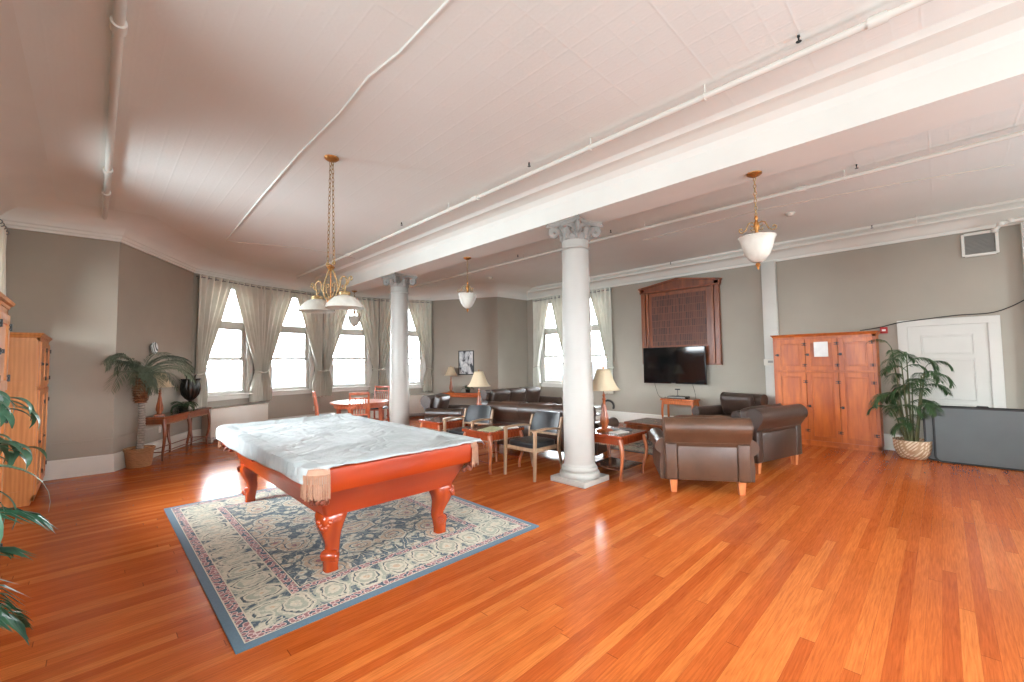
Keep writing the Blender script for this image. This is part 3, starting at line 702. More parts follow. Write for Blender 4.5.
for s in (-1, 1):
    m = MB(Dm)
    m.tube(spiral((s * .06, 0, -.925), (s, 0, 0), (0, 0, 1), .028, .008, 3.4, -2.2, 14), .008, 6)
    m.tube([(s * .02, 0, -.97), (s * .07, 0, -1.05), (s * .115, 0, -1.13), (s * .13, 0, -1.21), (s * .105, 0, -1.28), (s * .05, 0, -1.32), (s * .01, 0, -1.33)], .009, 8)
    m.tube([(s * .012, 0, -1.30), (s * .05, 0, -1.27), (s * .075, 0, -1.22)] + spiral((s * .048, 0, -1.17), (s, 0, 0), (0, 0, 1), .034, .008, -.3, 5.4, 16), .007, 6)
    m.tube([(s * .125, 0, -1.24), (s * .17, 0, -1.17)] + spiral((s * .225, 0, -1.15), (s, 0, 0), (0, 0, 1), .062, .05, 2.9, -.9, 14) + [(s * .25, 0, -1.24), (s * .245, 0, -1.26)], .009, 8)
    m.tube([(s * .28, 0, -1.19), (s * .31, 0, -1.16)] + spiral((s * .345, 0, -1.13), (s, 0, 0), (0, 0, 1), .035, .01, 3.6, -2.2, 14), .0075, 6)
    m.tube(spiral((s * .215, 0, -1.20), (s, 0, 0), (0, 0, 1), .035, .008, 0, -5.2, 14), .006, 6)
    m.build('scroll_arm', M['goldpaint'], CH)
    q = MB(Dm @ Matrix.Translation((s * .245, 0, 0))); q.lathe([(.02, -1.25), (.055, -1.26), (.06, -1.275), (.055, -1.30), (.045, -1.305)], 20); q.build('socket_cap', M['goldpaint'], CH)
    d = MB(Dm @ Matrix.Translation((s * .245, 0, 0))); d.lathe([(.03, -1.295), (.06, -1.30), (.11, -1.325), (.155, -1.365), (.185, -1.41), (.192, -1.43), (.185, -1.432)], 40, cap=False); d.build('dome_shade', M['alabaster'], CH, solid=.006)

surf = surface_wire('white cable channel snaking along the ceiling above the pool table', [(1.54, 1.6, 3.896), (1.55, 2.72, 3.896), (1.51, 3.13, 3.896), (1.545, 3.77, 3.896), (1.535, 4.81, 3.896), (1.57, 6.3, 3.896), (1.67, 9.15, 3.896)], .012, M['beam'])
surface_wire('thin white cable across the ceiling towards the beam, beyond the chandelier', [(1.67, 9.15, 3.89), (2.81, 8.75, 3.89), (3.7, 8.76, 3.89), (4.0, 8.9, 3.896)], .006, M['heater'])
surface_wire('thin white cable along the ceiling behind the rear pipe', [(7.4, 3.9, 3.89), (7.25, 1.9, 3.89), (7.5, .3, 3.89), (7.8, -.7, 3.89)], .006, M['heater'])
def detector(x, y, lab):
    o = thing('smoke_detector', lab, 'smoke detector', (x, y, CEIL), 0, 'ceiling smoke detectors'); b = MB(); b.lathe([(.012, -.05), (.045, -.045), (.06, -.03), (.062, -.02)], 20); b.build('cap', M['heater'], o); c = MB(); c.lathe([(.07, -.02), (.07, 0)], 20); c.build('base', M['heater'], o)
detector(7.8, 1.6, 'round smoke detector on the ceiling right of the big pendant'); detector(7.6, 8.5, 'round smoke detector on the ceiling near the corner behind the middle pendant')

# ================================================================ LEATHER SEATING
def roll_prof(cx, cz, r, a0, a1, n=10): return [(cx + r * math.cos(R(lerp(a0, a1, i / n))), cz + r * math.sin(R(lerp(a0, a1, i / n)))) for i in range(n + 1)]
def puff(mb, c, d, r=.05, crown_=.03, rot=None):
    """soft cushion: rounded box with domed faces"""
    n, e = 12, 3.2; rings = []
    for i in range(n + 1):
        t = -1 + 2 * i / n; k = (1 - abs(t) ** 5) ** (1 / 2.4) if abs(t) < 1 else 0
        ring = []
        for j in range(32):
            a = 2 * PI * j / 32; ca, sa = math.cos(a), math.sin(a)
            sx = math.copysign(abs(ca) ** (2 / 7.0), ca); sy = math.copysign(abs(sa) ** (2 / 7.0), sa)
            kk = lerp(.90, 1, k); x, y = sx * d[0] / 2 * kk, sy * d[1] / 2 * kk
            if i in (0, n): x, y = x * .97, y * .97
            dome = crown_ * (1 - sx * sx * .9) * (1 - sy * sy * .9) if True else 0
            ring.append(Vector((x, y, t * d[2] / 2 + (dome if t > .3 else 0))))
        rings.append(ring)
    m = Matrix.Translation(c) @ (rot if rot else Matrix())
    # extra inner ring to dome the caps
    for sgn, lst in ((-1, 'a'), (1, 'b')):
        base = rings[0] if sgn < 0 else rings[-1]
        inner = [Vector((p.x * .55, p.y * .55, p.z + sgn * crown_)) for p in base]; mid = [Vector((p.x * .85, p.y * .85, p.z + sgn * crown_ * .6)) for p in base]
        if sgn < 0: rings = [inner, mid] + rings
        else: rings = rings + [mid, inner]
    mb.loft([[m @ p for p in r_] for r_ in rings])
def club(label, cat, name, loc, rz, width, n, mat='leather', group=None):
    """rolled-arm club seat facing local +x, width along y; origin under the middle of the seat"""
    o = thing(name, label, cat, (loc[0], loc[1], loc[2] if len(loc) > 2 else 0), rz, group); L = M[mat]; W2 = width / 2; A = .20
    b = MB(); b.box((0.0, 0, .23), (.80, width - .12, .16), .02); b.build('base_frame', L, o)
    # back: outer shell with a rolled top
    bp = [(-.30, .16), (-.42, .16), (-.435, .40), (-.45, .60)] + roll_prof(-.43, .785, .12, 215, -20, 14) + [(-.33, .66), (-.27, .45)]
    bk = MB(); bk.prism(bp, lambda p: (p[0], -W2 + .10, p[1]), lambda p: (p[0], W2 - .10, p[1])); back = bk.build('backrest', L, o, smooth=35)
    pn = MB(); pn.box((-.445, 0, .36), (.022, width - .50, .40), .01)
    pn.build('back_panel', L, back)
    for s in (-1, 1):
        st = MB(); st.box((-.432, s * (W2 - .175), .375), (.06, .14, .44), .022, seg=3); st.build('back_stile', L, back)
    pp = MB()
    for s in (-1, 1):                                             # piping on the ends of the roll
        pp.tube([(p[0], s * (W2 - .102), p[1]) for p in bp[4:19]], .006, 6)
    pp.tube([(-.455, -W2 + .11, .60), (-.455, W2 - .11, .60)], .006, 6)
    if n > 1:
        for q in range(1, n): y = -W2 + .10 + (width - .2) * q / n; pp.tube([(p[0] + .0, y, p[1]) for p in bp[3:19]], .007, 6)
    pp.build('piping', L, back)
    for s in (-1, 1):                                             # rolled arms
        y0 = s * (W2 - .13)
        ap = [(-.06, .15), (.075, .15), (.085, .30), (.07, .45)] + roll_prof(.035, .545, .10, -30, 215, 14) + [(-.06, .42)]
        am = MB(); am.prism([(p[0] * s, p[1]) for p in ap], lambda p: (-.40, y0 + p[0], p[1]), lambda p: (.43, y0 + p[0], p[1])); arm = am.build('armrest', L, o, smooth=35)
        fp = MB(); fp.prism([(p[0] * .86 * s + .004, .02 + p[1] * .955) for p in ap], lambda p: (.42, y0 + p[0], p[1]), lambda p: (.445, y0 + p[0], p[1])); fp.build('arm_facing', L, arm, smooth=35)
    inner = width - 2 * A - .02
    for q in range(n):
        y = -inner / 2 + inner * (q + .5) / n; w = inner / n - .006
        c = MB(); puff(c, (.06, y, .385), (.72, w, .15), crown_=.022); c.build('seat_cushion', L, o, smooth=60)
        k_ = MB(); puff(k_, (-.255, y, .685), (.44, w, .17), crown_=.03, rot=Matrix.Rotation(R(-74), 4, 'Y')); k_.build('back_cushion', L, o, smooth=60)
    for sx in (-1, 1):
        for s in (-1, 1):
            f = MB(); f.loft([ringz(rect(.085, .085), .15), ringz(rect(.06, .06), 0)]); g_ = f.build('foot', M['footwood'], o, smooth=None); g_.location = (sx * .355 - .03, s * (W2 - .20), 0)
    return o
club('brown leather club armchair with its back to the camera, nearest the camera', 'armchair', 'club_armchair', (5.62, 2.27), R(33), 1.16, 1, 'leather_tan')
club('brown leather club armchair seen from its rear corner, in front of the pine lockers', 'armchair', 'club_armchair', (7.22, 2.14), R(75), 1.36, 1, 'leather')
club('dark leather armchair facing the camera against the wall near the television', 'armchair', 'club_armchair', (9.02, 3.02), R(162), 1.08, 1, 'leather')
club('long brown leather sofa with its back to the pool table, behind the wooden armchairs', 'sofa', 'sofa', (5.70, 4.86), R(12), 2.16, 3, 'leather')
club('dark leather sofa in the far corner under the right-wall windows', 'sofa', 'sofa', (7.98, 7.72), R(268), 2.12, 3, 'leather')
club('dark leather armchair in profile beside the far column', 'armchair', 'club_armchair', (5.62, 7.62), R(-60), .98, 1, 'leather')

# wooden-armed visitor chairs (face -x towards the pool table)
def visitor(label, loc, rz):
    o = thing('wooden_armchair', label, 'chair', (*loc, 0), rz, 'wooden armchairs with charcoal vinyl seats'); B = M['beech']; V = M['leather_black']
    s = MB(); puff(s, (0, 0, .455), (.50, .52, .075), crown_=.016); s.build('seat', V, o, smooth=60)
    f = MB(); f.box((0, 0, .395), (.48, .54, .055), .006); f.build('seat_frame', B, o)
    b = MB()
    def bf(u, v):
        y = (u - .5) * .52; c_ = 1 - (2 * u - 1) ** 2; ed = .02 * (1 if .08 < u < .92 else 0)
        return (-.245 - .13 * v - .05 * c_ + .0, y * (1 - .10 * v ** 3), .55 + .30 * v)
    rings = []
    for i in range(9):
        v_ = i / 8; ring = []; sc = 1 if 0 < i < 8 else .92
        for j in range(20):
            u = j / 19; p = Vector(bf(lerp(.5, u, sc), v_)); ring.append(p + Vector((.028 * sc, 0, 0)))
        for j in range(19, -1, -1):
            u = j / 19; p = Vector(bf(lerp(.5, u, sc), v_)); ring.append(p - Vector((.022 * sc, 0, 0)))
        rings.append(ring)
    b.loft(rings); b.build('backrest', V, o, smooth=60)
    for sd in (-1, 1):
        y = sd * .285
        l1 = MB(); l1.loft([ringz(rect(.030, .026), 0, ox=.27, oy=y), ringz(rect(.044, .032), .40, ox=.255, oy=y), ringz(rect(.042, .032), .655, ox=.245, oy=y)]); l1.build('leg', B, o, smooth=30)
        l2 = MB(); l2.loft([ringz(rect(.030, .026), 0, ox=-.33, oy=y), ringz(rect(.046, .032), .38, ox=-.245, oy=y), ringz(rect(.040, .032), .62, ox=-.275, oy=y), ringz(rect(.032, .030), .80, ox=-.335, oy=y)]); l2.build('leg', B, o, smooth=30)
        a = MB(); a.loft([[Vector((x, y + w, z + h)) for w, h in ((-.022, -.014), (.022, -.014), (.024, .010), (-.024, .010))] for x, z in ((.275, .655), (.24, .668), (.0, .672), (-.20, .655), (-.275, .635))]); a.build('armrest', B, o, smooth=40)
    st = MB(); st.box((-.235, 0, .56), (.03, .54, .03), .006); st.build('back_rail', B, o)
visitor('wooden-armed chair with charcoal vinyl seat, left of the near column', (4.50, 4.18), PI)
visitor('wooden-armed chair with slate vinyl back, between the two magazine tables', (4.46, 5.60), PI + R(14))

# ================================================================ TABLES WITH CURVED LEGS
def curved_leg(mb, x, y, h, dx, dy, r=.022, bow=.05):
    d = Vector((dx, dy, 0)).normalized(); pts = []; rad = []
    for i in range(13):
        t = i / 12; s = math.sin(t * PI * 1.15 + .15) * bow * (1 - .15 * t) - .012 + (.035 * max(0, t - .8) / .2 if t > .8 else 0)
        pts.append(Vector((x, y, h * (1 - t))) + d * s); rad.append(lerp(r * 1.35, r * .72, t))
    mb.tube(pts, rad, 8)
def leg_table(name, label, cat, loc, rz, w, d, h, wd='oakred', top='topwood', legs=4, shelf=False, group=None, bow=.05, overhang=.03, shelfz=.14):
    o = thing(name, label, cat, loc, rz, group); Wm = M[wd]
    t = MB(); t.loft([[Vector((x, y, z)) for x, y in rrect(w + e, d + e, .02, 3)] for z, e in ((h - .045, -.03), (h - .04, 0), (h - .022, .008), (h - .006, .004), (h, -.006))]); tp = t.build('tabletop', Wm, o, smooth=30)
    i_ = MB(); i_.box((0, 0, h + .0006), (w - .09, d - .09, .003)); i_.build('top_inlay', M[top], tp, smooth=None)
    a = MB()
    for s in (-1, 1):
        a.box((0, s * (d / 2 - .045), h - .085), (w - .10, .022, .085), .004); a.box((s * (w / 2 - .045), 0, h - .085), (.022, d - .10, .085), .004)
        n = int((w - .12) / .028)
    a.build('apron', Wm, o, smooth=None)
    bd = MB()
    for s in (-1, 1):
        n = max(4, int(w / .035))
        for q in range(n): bd.box((-w / 2 + .07 + (w - .14) * q / (n - 1), s * (d / 2 - .034), h - .135), (.014, .012, .022), .004, seg=1)
        n = max(4, int(d / .035))
        for q in range(n): bd.box((s * (w / 2 - .034), -d / 2 + .07 + (d - .14) * q / (n - 1), h - .135), (.012, .014, .022), .004, seg=1)
    bd.build('beading', M['beech'], o, smooth=None)
    xs = [-1, 1] if legs == 4 else [-1, 0, 1]
    for sx in xs:
        for sy in (-1, 1):
            l_ = MB(); curved_leg(l_, sx * (w / 2 - .055), sy * (d / 2 - .05), h - .05, sx * .7 if sx else 0, sy, .024, bow); l_.build('leg', M['tanleg'] if wd == 'redwalnut' else Wm, o, smooth=60)
    if shelf:
        s_ = MB(); s_.box((0, 0, shelfz), (w - .10, d - .10, .012), .003); s_.build('lower_shelf', M['topwood'], o)
    else:
        s_ = MB(); s_.tube([(-w / 2 + .06, -d / 2 + .05, .15), (w / 2 - .06, -d / 2 + .05, .15)], .009, 6); s_.tube([(-w / 2 + .06, d / 2 - .05, .15), (w / 2 - .06, d / 2 - .05, .15)], .009, 6); s_.tube([(w / 2 - .06, -d / 2 + .05, .15), (w / 2 - .06, d / 2 - .05, .15)], .009, 6); s_.tube([(-w / 2 + .06, -d / 2 + .05, .15), (-w / 2 + .06, d / 2 - .05, .15)], .009, 6); s_.build('stretcher', Wm, o)
    return o
leg_table('end_table', 'square walnut-topped end table with lamp, right of the near column', 'end table', (5.31, 3.33, 0), 0, .70, .64, .60, shelf=True, bow=.07, wd='redwalnut')
leg_table('end_table', 'end table holding magazines, left of the charcoal-seated chair', 'end table', (4.38, 4.88, 0), 0, .72, .64, .60, bow=.07, wd='redwalnut')
leg_table('end_table', 'end table beyond the far corner of the pool table, nearest the far column', 'end table', (4.50, 6.28, 0), 0, .72, .62, .60, wd='redwalnut')
leg_table('end_table', 'end table under the middle lamp, tucked behind the long sofa', 'end table', (5.42, 6.35, 0), R(12), .58, .56, .58)
leg_table('coffee_table', 'low wooden coffee table on the faded rug behind the near armchair', 'coffee table', (7.52, 3.66, .012), R(-3), .80, 1.20, .44, wd='walnut', bow=.03)
leg_table('console_table', 'narrow television console with curved legs against the wall', 'console table', (9.52, 4.24, 0), PI / 2, .78, .36, .72, wd='oakred', bow=.045)
leg_table('console_table', 'long narrow console with lamp, fern and urn along the left wall', 'console table', (1.17, 10.13, 0), math.atan2(11.03 - 9.02, 1.45 - .24), 1.72, .38, .75, wd='walnut', top='topwood', legs=6, bow=.05)
leg_table('console_table', 'wooden console under the framed picture in the far corner', 'console table', (7.80, 10.0, 0), math.atan2(9.32 - 11.26, 8.6 - 7.56), 1.25, .36, .72, wd='oakred')

# ================================================================ TABLE LAMPS
k = N('cream_lamp_cloth'); k.set(Base_Color=s2l((226, 208, 176)), Roughness=.9)
tl = k.n('BsdfTranslucent', {0: s2l((226, 208, 176))}); mx = k.n('MixShader', {0: .35}); k.t.links.new(k.b.outputs[0], mx.inputs[1]); k.t.links.new(tl.outputs[0], mx.inputs[2]); k.t.links.new(mx.outputs[0], k.out.inputs[0]); M['shade'] = k.m
M['lampwood'] = wood('orange_turned_wood', (122, 56, 22), (176, 92, 44), .3, 2, 'Z', .4)
def table_lamp(label, loc, s=1.0, rz=0):
    o = thing('table_lamp', label, 'table lamp', loc, rz, 'turned wood table lamps with cream bell shades')
    b = MB(); b.loft([ringz(rrect(.17 * s, .17 * s, .02, 3), 0), ringz(rrect(.17 * s, .17 * s, .02, 3), .018 * s), ringz(rrect(.13 * s, .13 * s, .02, 3), .035 * s)]); b.build('base', M['lampwood'], o)
    n = [(.055, .035), (.062, .05), (.05, .07), (.066, .10), (.07, .14), (.058, .20), (.042, .28), (.032, .36), (.026, .42), (.034, .43), (.036, .445), (.022, .455), (.018, .47), (.03, .485), (.03, .495), (.014, .505), (.008, .52), (.006, .60)]
    t = MB(); t.lathe([(r * s * .74, z * s) for r, z in n], 20); st = t.build('turned_stem', M['lampwood'], o, smooth=50)
    c = MB()
    for q in range(8):
        a = 2 * PI * q / 8; c.tube([(math.cos(a) * rr * s, math.sin(a) * rr * s, z * s) for rr, z in ((.045, .08), (.052, .13), (.046, .20), (.034, .27), (.025, .36))], [.004 * s, .009 * s, .008 * s, .005 * s, .003 * s], 6)
    c.build('leaf_carving', M['lampwood'], st)
    f = MB(); f.tube([(0, 0, .5 * s), (0, 0, .85 * s)], .004 * s, 6); f.lathe([(.004 * s, .845 * s), (.012 * s, .852 * s), (.010 * s, .87 * s), (.002 * s, .885 * s)], 10); f.build('finial', M['bronze'], o)
    sh = MB(); rings = []
    for i in range(13):
        t_ = i / 12; r = lerp(.225, .085, t_ ** .62) * s; z = lerp(.56, .845, t_) * s
        rings.append([Vector((r * (1 + .012 * (math.cos(8 * 2 * PI * j / 64))) * math.cos(2 * PI * j / 64), r * (1 + .012 * (math.cos(8 * 2 * PI * j / 64))) * math.sin(2 * PI * j / 64), z)) for j in range(64)])
    sh.loft(rings, cap=False); sh.build('lamp_shade', M['shade'], o, solid=.004)
    return o
table_lamp('table lamp with cream bell shade just right of the near column', (5.20, 3.42, .603), 1.04)
table_lamp('table lamp with cream bell shade standing behind the long sofa, left of the near column', (5.30, 6.30, .583))
table_lamp('small table lamp on the console left of the framed picture', (7.60, 10.32, .723), .90)
table_lamp('table lamp half hidden behind the palm on the left console', (.83, 9.55, .753), .88)

# ================================================================ DINING SET
DT = thing('dining_table', 'round reddish wood dining table in front of the bay windows', 'dining table', (4.35, 9.39, 0))
t = MB(); t.lathe([(.60, .715), (.625, .72), (.632, .735), (.628, .75), (.61, .754), (.003, .755)], 48); t.build('tabletop', M['diner'], DT, smooth=50)
a = MB(); a.loft([[Vector((r * math.cos(2 * PI * j / 48), r * math.sin(2 * PI * j / 48), z)) for j in range(48)] for r, z in ((.53, .715), (.55, .715), (.55, .63), (.53, .63), (.53, .715))], cap=False); a.build('apron', M['diner'], DT, smooth=40)
for q in range(4):
    an = R(45 + 90 * q - 3); l_ = MB(); l_.loft([ringz(rrect(.085, .085, .012, 2), .70), ringz(rrect(.08, .08, .012, 2), .3), ringz(rrect(.06, .06, .01, 2), 0)]); l_.box((0, 0, .655), (.10, .10, .09), .006); g_ = l_.build('leg', M['diner'], DT); g_.location = (.49 * math.cos(an), .49 * math.sin(an), 0); g_.rotation_euler.z = an
def dining_chair(label, loc, rz):
    o = thing('dining_chair', label, 'chair', (*loc, 0), rz, 'spindle-back chairs at the round table'); D = M['diner']
    s = MB(); s.loft([[Vector((x * (1 - .08 * (0 if x > 0 else 1)), y * (1 if x > 0 else .9), z)) for x, y in rrect(.44 + e, .45 + e, .05, 4)] for z, e in ((.435, -.03), (.44, 0), (.46, 0), (.465, -.01))]); s.build('seat_frame', D, o)
    c = MB(); puff(c, (0, 0, .485), (.40, .40, .04), crown_=.012); c.build('seat_pad', M['leather_black'], o, smooth=60)
    for sd in (-1, 1):
        f = MB(); f.loft([ringz(rrect(.042, .042, .008, 2), .44, ox=.18, oy=sd * .185), ringz(rrect(.03, .03, .006, 2), 0, ox=.19, oy=sd * .19)]); f.build('leg', D, o)
        p = MB(); p.loft([[Vector((x + a_, sd * .18 + b_, z)) for a_, b_ in rect(.038, .034)] for x, z in ((-.26, 0), (-.20, .25), (-.19, .45), (-.215, .7), (-.27, 1.02))]); p.build('leg', D, o, smooth=30)
    for z, h, x in ((1.0, .055, -.268), (.90, .035, -.250), (.56, .035, -.20)):
        r_ = MB(); r_.box((x, 0, z), (.024, .36, h), .006); r_.build('back_rail', D, o)
    for q in range(6):
        y = -.125 + .05 * q; sp = MB(); sp.tube([(-.20, y, .56), (-.222, y, .74), (-.250, y, .90)], [.009, .012, .009], 8); sp.build('spindle', D, o)
    e = MB(); 
    for sd in (-1, 1): e.tube([(.185, sd * .188, .18), (-.215, sd * .18, .20)], .011, 8)
    e.tube([(0, -.185, .19), (0, .185, .19)], .011, 8); e.build('stretcher', D, o)
dining_chair('dining chair seen from behind, at the near side of the round table', (3.98, 8.62), R(66))
dining_chair('dining chair seen edge-on at the left end of the round table', (3.66, 9.50), R(-14))
dining_chair('dining chair at the far side of the round table by the bay windows', (5.18, 10.12), R(222))

# ================================================================ PINE LOCKER CABINETS
def locker(label, loc, rz, w, d, h, cols, split=1.36, name='locker_cabinet', side_panels=True, group=None):
    """front faces local +x; width along y; origin at the middle of the foot"""
    o = thing(name, label, 'cabinet', loc, rz, group); Pm = M['pine'] if side_panels else M['oakred']
    b = MB(); b.box((-.012, 0, h / 2 + .01), (d - .024, w, h - .10)); b.box((-.01, 0, .04), (d - .03, w - .02, .08)); b.build('carcass', Pm, o, smooth=None)
    c = MB(); c.loft([[Vector((x, y, z)) for x, y in rect(d + e, w + e)] for z, e in ((h - .055, .0), (h - .05, .02), (h - .03, .03), (h - .02, .06), (h, .075), (h + .0005, .06))]); c.build('cornice', Pm, o, smooth=None)
    x0 = d / 2
    st = MB()
    st.box((x0 - .006, 0, split), (.03, w, .03)); st.box((x0 - .006, 0, .07), (.02, w, .06)); st.box((x0 - .006, 0, h - .07), (.02, w, .05))
    for s in (-1, 1): st.box((x0 - .006, s * (w / 2 - .025), h / 2), (.02, .05, h - .10))
    st.build('face_frame', Pm, o, smooth=None)
    if side_panels:
        for s in (-1, 1):
            sp = MB()
            for z0, z1 in ((.12, .62), (.66, split - .03), (split + .03, h - .10)):
                yy = s * (w / 2 + .005); sp.box((0, yy, z0 + .03), (d - .06, .012, .06)); sp.box((0, yy, z1 - .03), (d - .06, .012, .06))
            for xx in (-1, 1): sp.box((xx * (d / 2 - .06), s * (w / 2 + .005), h / 2), (.09, .014, h - .14))
            sp.build('side_panel', Pm, o, smooth=None)
    cw = (w - .08) / cols
    for q in range(cols):
        yc = -w / 2 + .04 + cw * (q + .5)
        for z0, z1, nm in ((.105, split - .02, 'door'), (split + .02, h - .10, 'door')):
            W_, H_ = cw - .012, z1 - z0; zc = (z0 + z1) / 2; f = MB(); s_ = .075
            for s in (-1, 1):
                f.box((x0 + .010, yc + s * (W_ / 2 - s_ / 2), zc), (.022, s_, H_), .003, seg=1); f.box((x0 + .010, yc, zc + s * (H_ / 2 - s_ / 2)), (.0215, W_ - 2 * s_, s_), .003, seg=1)
            f.box((x0 + .002, yc, zc), (.012, W_ - 2 * s_ + .004, H_ - 2 * s_ + .004)); f.box((x0 + .006, yc, zc), (.010, W_ - 2 * s_ - .05, H_ - 2 * s_ - .05), .004, seg=1)
            dr = f.build(nm, Pm, o, smooth=None)
            for t in ((.14, .86) if H_ > .7 else (.16, .84)):
                g = MB(); zz = z0 + H_ * t; yy = yc + W_ / 2 - .008
                g.tube([(x0 + .026, yy, zz - .026), (x0 + .026, yy, zz + .026)], .008, 8); 
                for e in (-1, 1):
                    for e2 in (-1, 1): g.box((x0 + .023, yy + e * .022, zz + e2 * .015), (.005, .032, .012))
                g.build('hinge', M['black'], dr, smooth=None)
            g = MB(); zz = z0 + H_ * .5; yy = yc - W_ / 2 + .03; g.box((x0 + .024, yy, zz), (.006, .040, .046), .002, seg=1); g.tube([(x0 + .036, yy, zz - .014), (x0 + .036, yy, zz + .014)], .007, 8); g.box((x0 + .03, yy - .03, zz), (.01, .026, .016)); g.build('latch', M['black'], dr, smooth=None)
    return o
LW, LY = 1.50, 1.52
locker('bank of orange pine lockers with black hinges, right of the white pilaster', (9.62, 1.545, 0), PI, .43 + 1.10, .40, 2.05, 3, side_panels=False)
nb = MB(); nb.box((0, 0, 0), (.003, .21, .27)); o = nb.build('paper_notice', M['paper'], loc=(9.387, 1.545, 1.76), smooth=None); tag(o, 'white paper notice pinned to the middle upper locker door', 'notice')
locker('tall honey-pine cabinet in the far left corner', (-.69, 8.26, 0), 0, 1.40, .44, 2.02, 2)
locker('tall honey-pine cabinet at the left edge, nearest the camera', (-.72, 4.24, 0), 0, 1.50, .48, 2.10, 3, split=1.42)

# ================================================================ TELEVISION WALL
BO = thing('carved_board', 'large mahogany board with pediment and woven centre above the television', 'wall board', (XR, 4.33, 0), PI)   # local +x into the room, +y towards -Y
def bx(mb, x0, x1, y0, y1, z0, z1, bev=0): mb.box(((x0 + x1) / 2, (y0 + y1) / 2, (z0 + z1) / 2), (x1 - x0, y1 - y0, z1 - z0), bev, seg=1)
Wb = .93
k = N('woven_dark_wood'); v = k.coord((1, 1, 1)); s_ = k.n('SeparateXYZ', {0: v})
fy = k.math('FRACT', k.math('DIVIDE', s_.outputs[1], .042)); fz = k.math('FRACT', k.math('DIVIDE', s_.outputs[2], .17))
ln = k.math('MAXIMUM', k.math('LESS_THAN', fy, .22), k.math('LESS_THAN', fz, .07)); rn = k.n('TexWhiteNoise', {'Vector': k.n('CombineXYZ', {0: k.math('FLOOR', k.math('DIVIDE', s_.outputs[1], .042)), 1: k.math('FLOOR', k.math('DIVIDE', s_.outputs[2], .17))}).outputs[0]}, noise_dimensions='2D').outputs[0]
k.set(Base_Color=k.mix(ln, k.mix(rn, s2l((62, 30, 20)), s2l((104, 56, 36))), s2l((118, 72, 48))), Roughness=.5); k.bump(ln, .6, .01); M['woven'] = k.m
bp = MB(); bx(bp, .005, .035, -Wb + .05, Wb - .05, 1.52, 3.30); bp.build('back_board', M['mahog'], BO, smooth=None)
wp = MB(); bx(wp, .036, .05, -Wb + .26, Wb - .30, 1.95, 3.16); wp.build('woven_panel', M['woven'], BO, smooth=None)
for s in (-1, 1):
    fr = MB(); bx(fr, .0, .10, s * (Wb - .05) - .05, s * (Wb - .05) + .05, 1.50, 3.36, .006); bx(fr, .0, .08, s * (Wb - .15) - .03, s * (Wb - .15) + .03, 1.52, 3.26, .006)
    fr.build('side_post', M['mahog'], BO, smooth=None)
sl_ = MB()
for q in range(22): bx(sl_, .036, .055, -Wb + .28 + q * .061, -Wb + .28 + q * .061 + .032, 1.70, 1.93, .004)
sl_.build('lower_slats', M['mahog'], BO, smooth=None)
pd = MB(); pd.prism([(-Wb - .03, 3.28), (-Wb - .03, 3.36), (0.0, 3.50), (Wb + .03, 3.36), (Wb + .03, 3.28)], lambda p: (.002, p[0], p[1]), lambda p: (.10, p[0], p[1]))
pd.build('pediment', M['mahog'], BO, smooth=None); pd = MB(); pd.prism([(-Wb - .05, 3.36), (-Wb - .05, 3.39), (0.0, 3.535), (Wb + .05, 3.39), (Wb + .05, 3.36), (0, 3.50)], lambda p: (.0, p[0], p[1]), lambda p: (.135, p[0], p[1]))
pd.build('pediment_cap', M['mahog'], BO, smooth=None); pd = MB(); bx(pd, .0, .12, -Wb - .02, Wb + .02, 3.25, 3.29, .005); pd.build('cornice_rail', M['mahog'], BO, smooth=None); pd = MB(); bx(pd, .0, .05, -Wb + .0, Wb - .0, 1.48, 1.53); pd.build('bottom_rail', M['mahog'], BO, smooth=None)

TV = thing('television', 'large black flat-screen television mounted below the carved board', 'television', (9.70, 4.45, 0), PI)
k = N('black_tv_glass'); k.set(Base_Color=s2l((14, 15, 17)), Roughness=.06, Specular_IOR_Level=.6); M['tvglass'] = k.m
M['tvframe'] = plain('black_gloss_plastic', (20, 20, 22), .25)
b = MB(); b.box((.0, 0, 1.475), (.045, 1.50, .86), .008); b.build('housing', M['tvframe'], TV)
b = MB(); b.box((.0235, 0, 1.485), (.004, 1.465, .815)); b.build('screen', M['tvglass'], TV, smooth=None)
b = MB(); b.box((-.08, 0, 1.5), (.13, .40, .40), .01); b.build('wall_bracket', M['black'], TV)
b = MB(); b.box((.026, .0, 1.055), (.006, .10, .012)); b.build('brand_plate', M['nickel'], TV)
def cable(label, pts, r=.005, mat='black'):
    P0 = Vector(pts[0]); n = len(pts); out = []
    V = [Vector(p) for p in pts]
    for i in range(n - 1):
        p0, p1, p2, p3 = V[max(0, i - 1)], V[i], V[i + 1], V[min(n - 1, i + 2)]
        for q in range(6):
            t = q / 6; out.append(.5 * ((2 * p1) + (p2 - p0) * t + (2 * p0 - 5 * p1 + 4 * p2 - p3) * t * t + (3 * p1 - p0 - 3 * p2 + p3) * t ** 3) - P0)
    out.append(V[-1] - P0); b_ = MB(); b_.tube(out, r, 6); o = b_.build('cable', M[mat], loc=P0); return tag(o, label, 'cable')
cable('black cable looping down from the left of the television to the console', [(9.78, 4.98, 1.08), (9.80, 4.93, .85), (9.76, 4.86, .74), (9.66, 4.72, .70), (9.60, 4.60, .74)])
cable('thin black cable hanging below the right of the television', [(9.78, 4.06, 1.08), (9.80, 4.02, .9), (9.76, 3.98, .78), (9.68, 3.95, .73)])
DV = thing('media_player', 'flat black media player on the television console', 'media player', (9.50, 4.26, .7225))
b = MB(); b.box((0, 0, .03), (.24, .42, .05), .006); b.build('case', M['tvframe'], DV)
b = MB(); b.box((-.121, 0, .03), (.004, .40, .03)); b.build('front_panel', M['nickel'], DV, smooth=None)
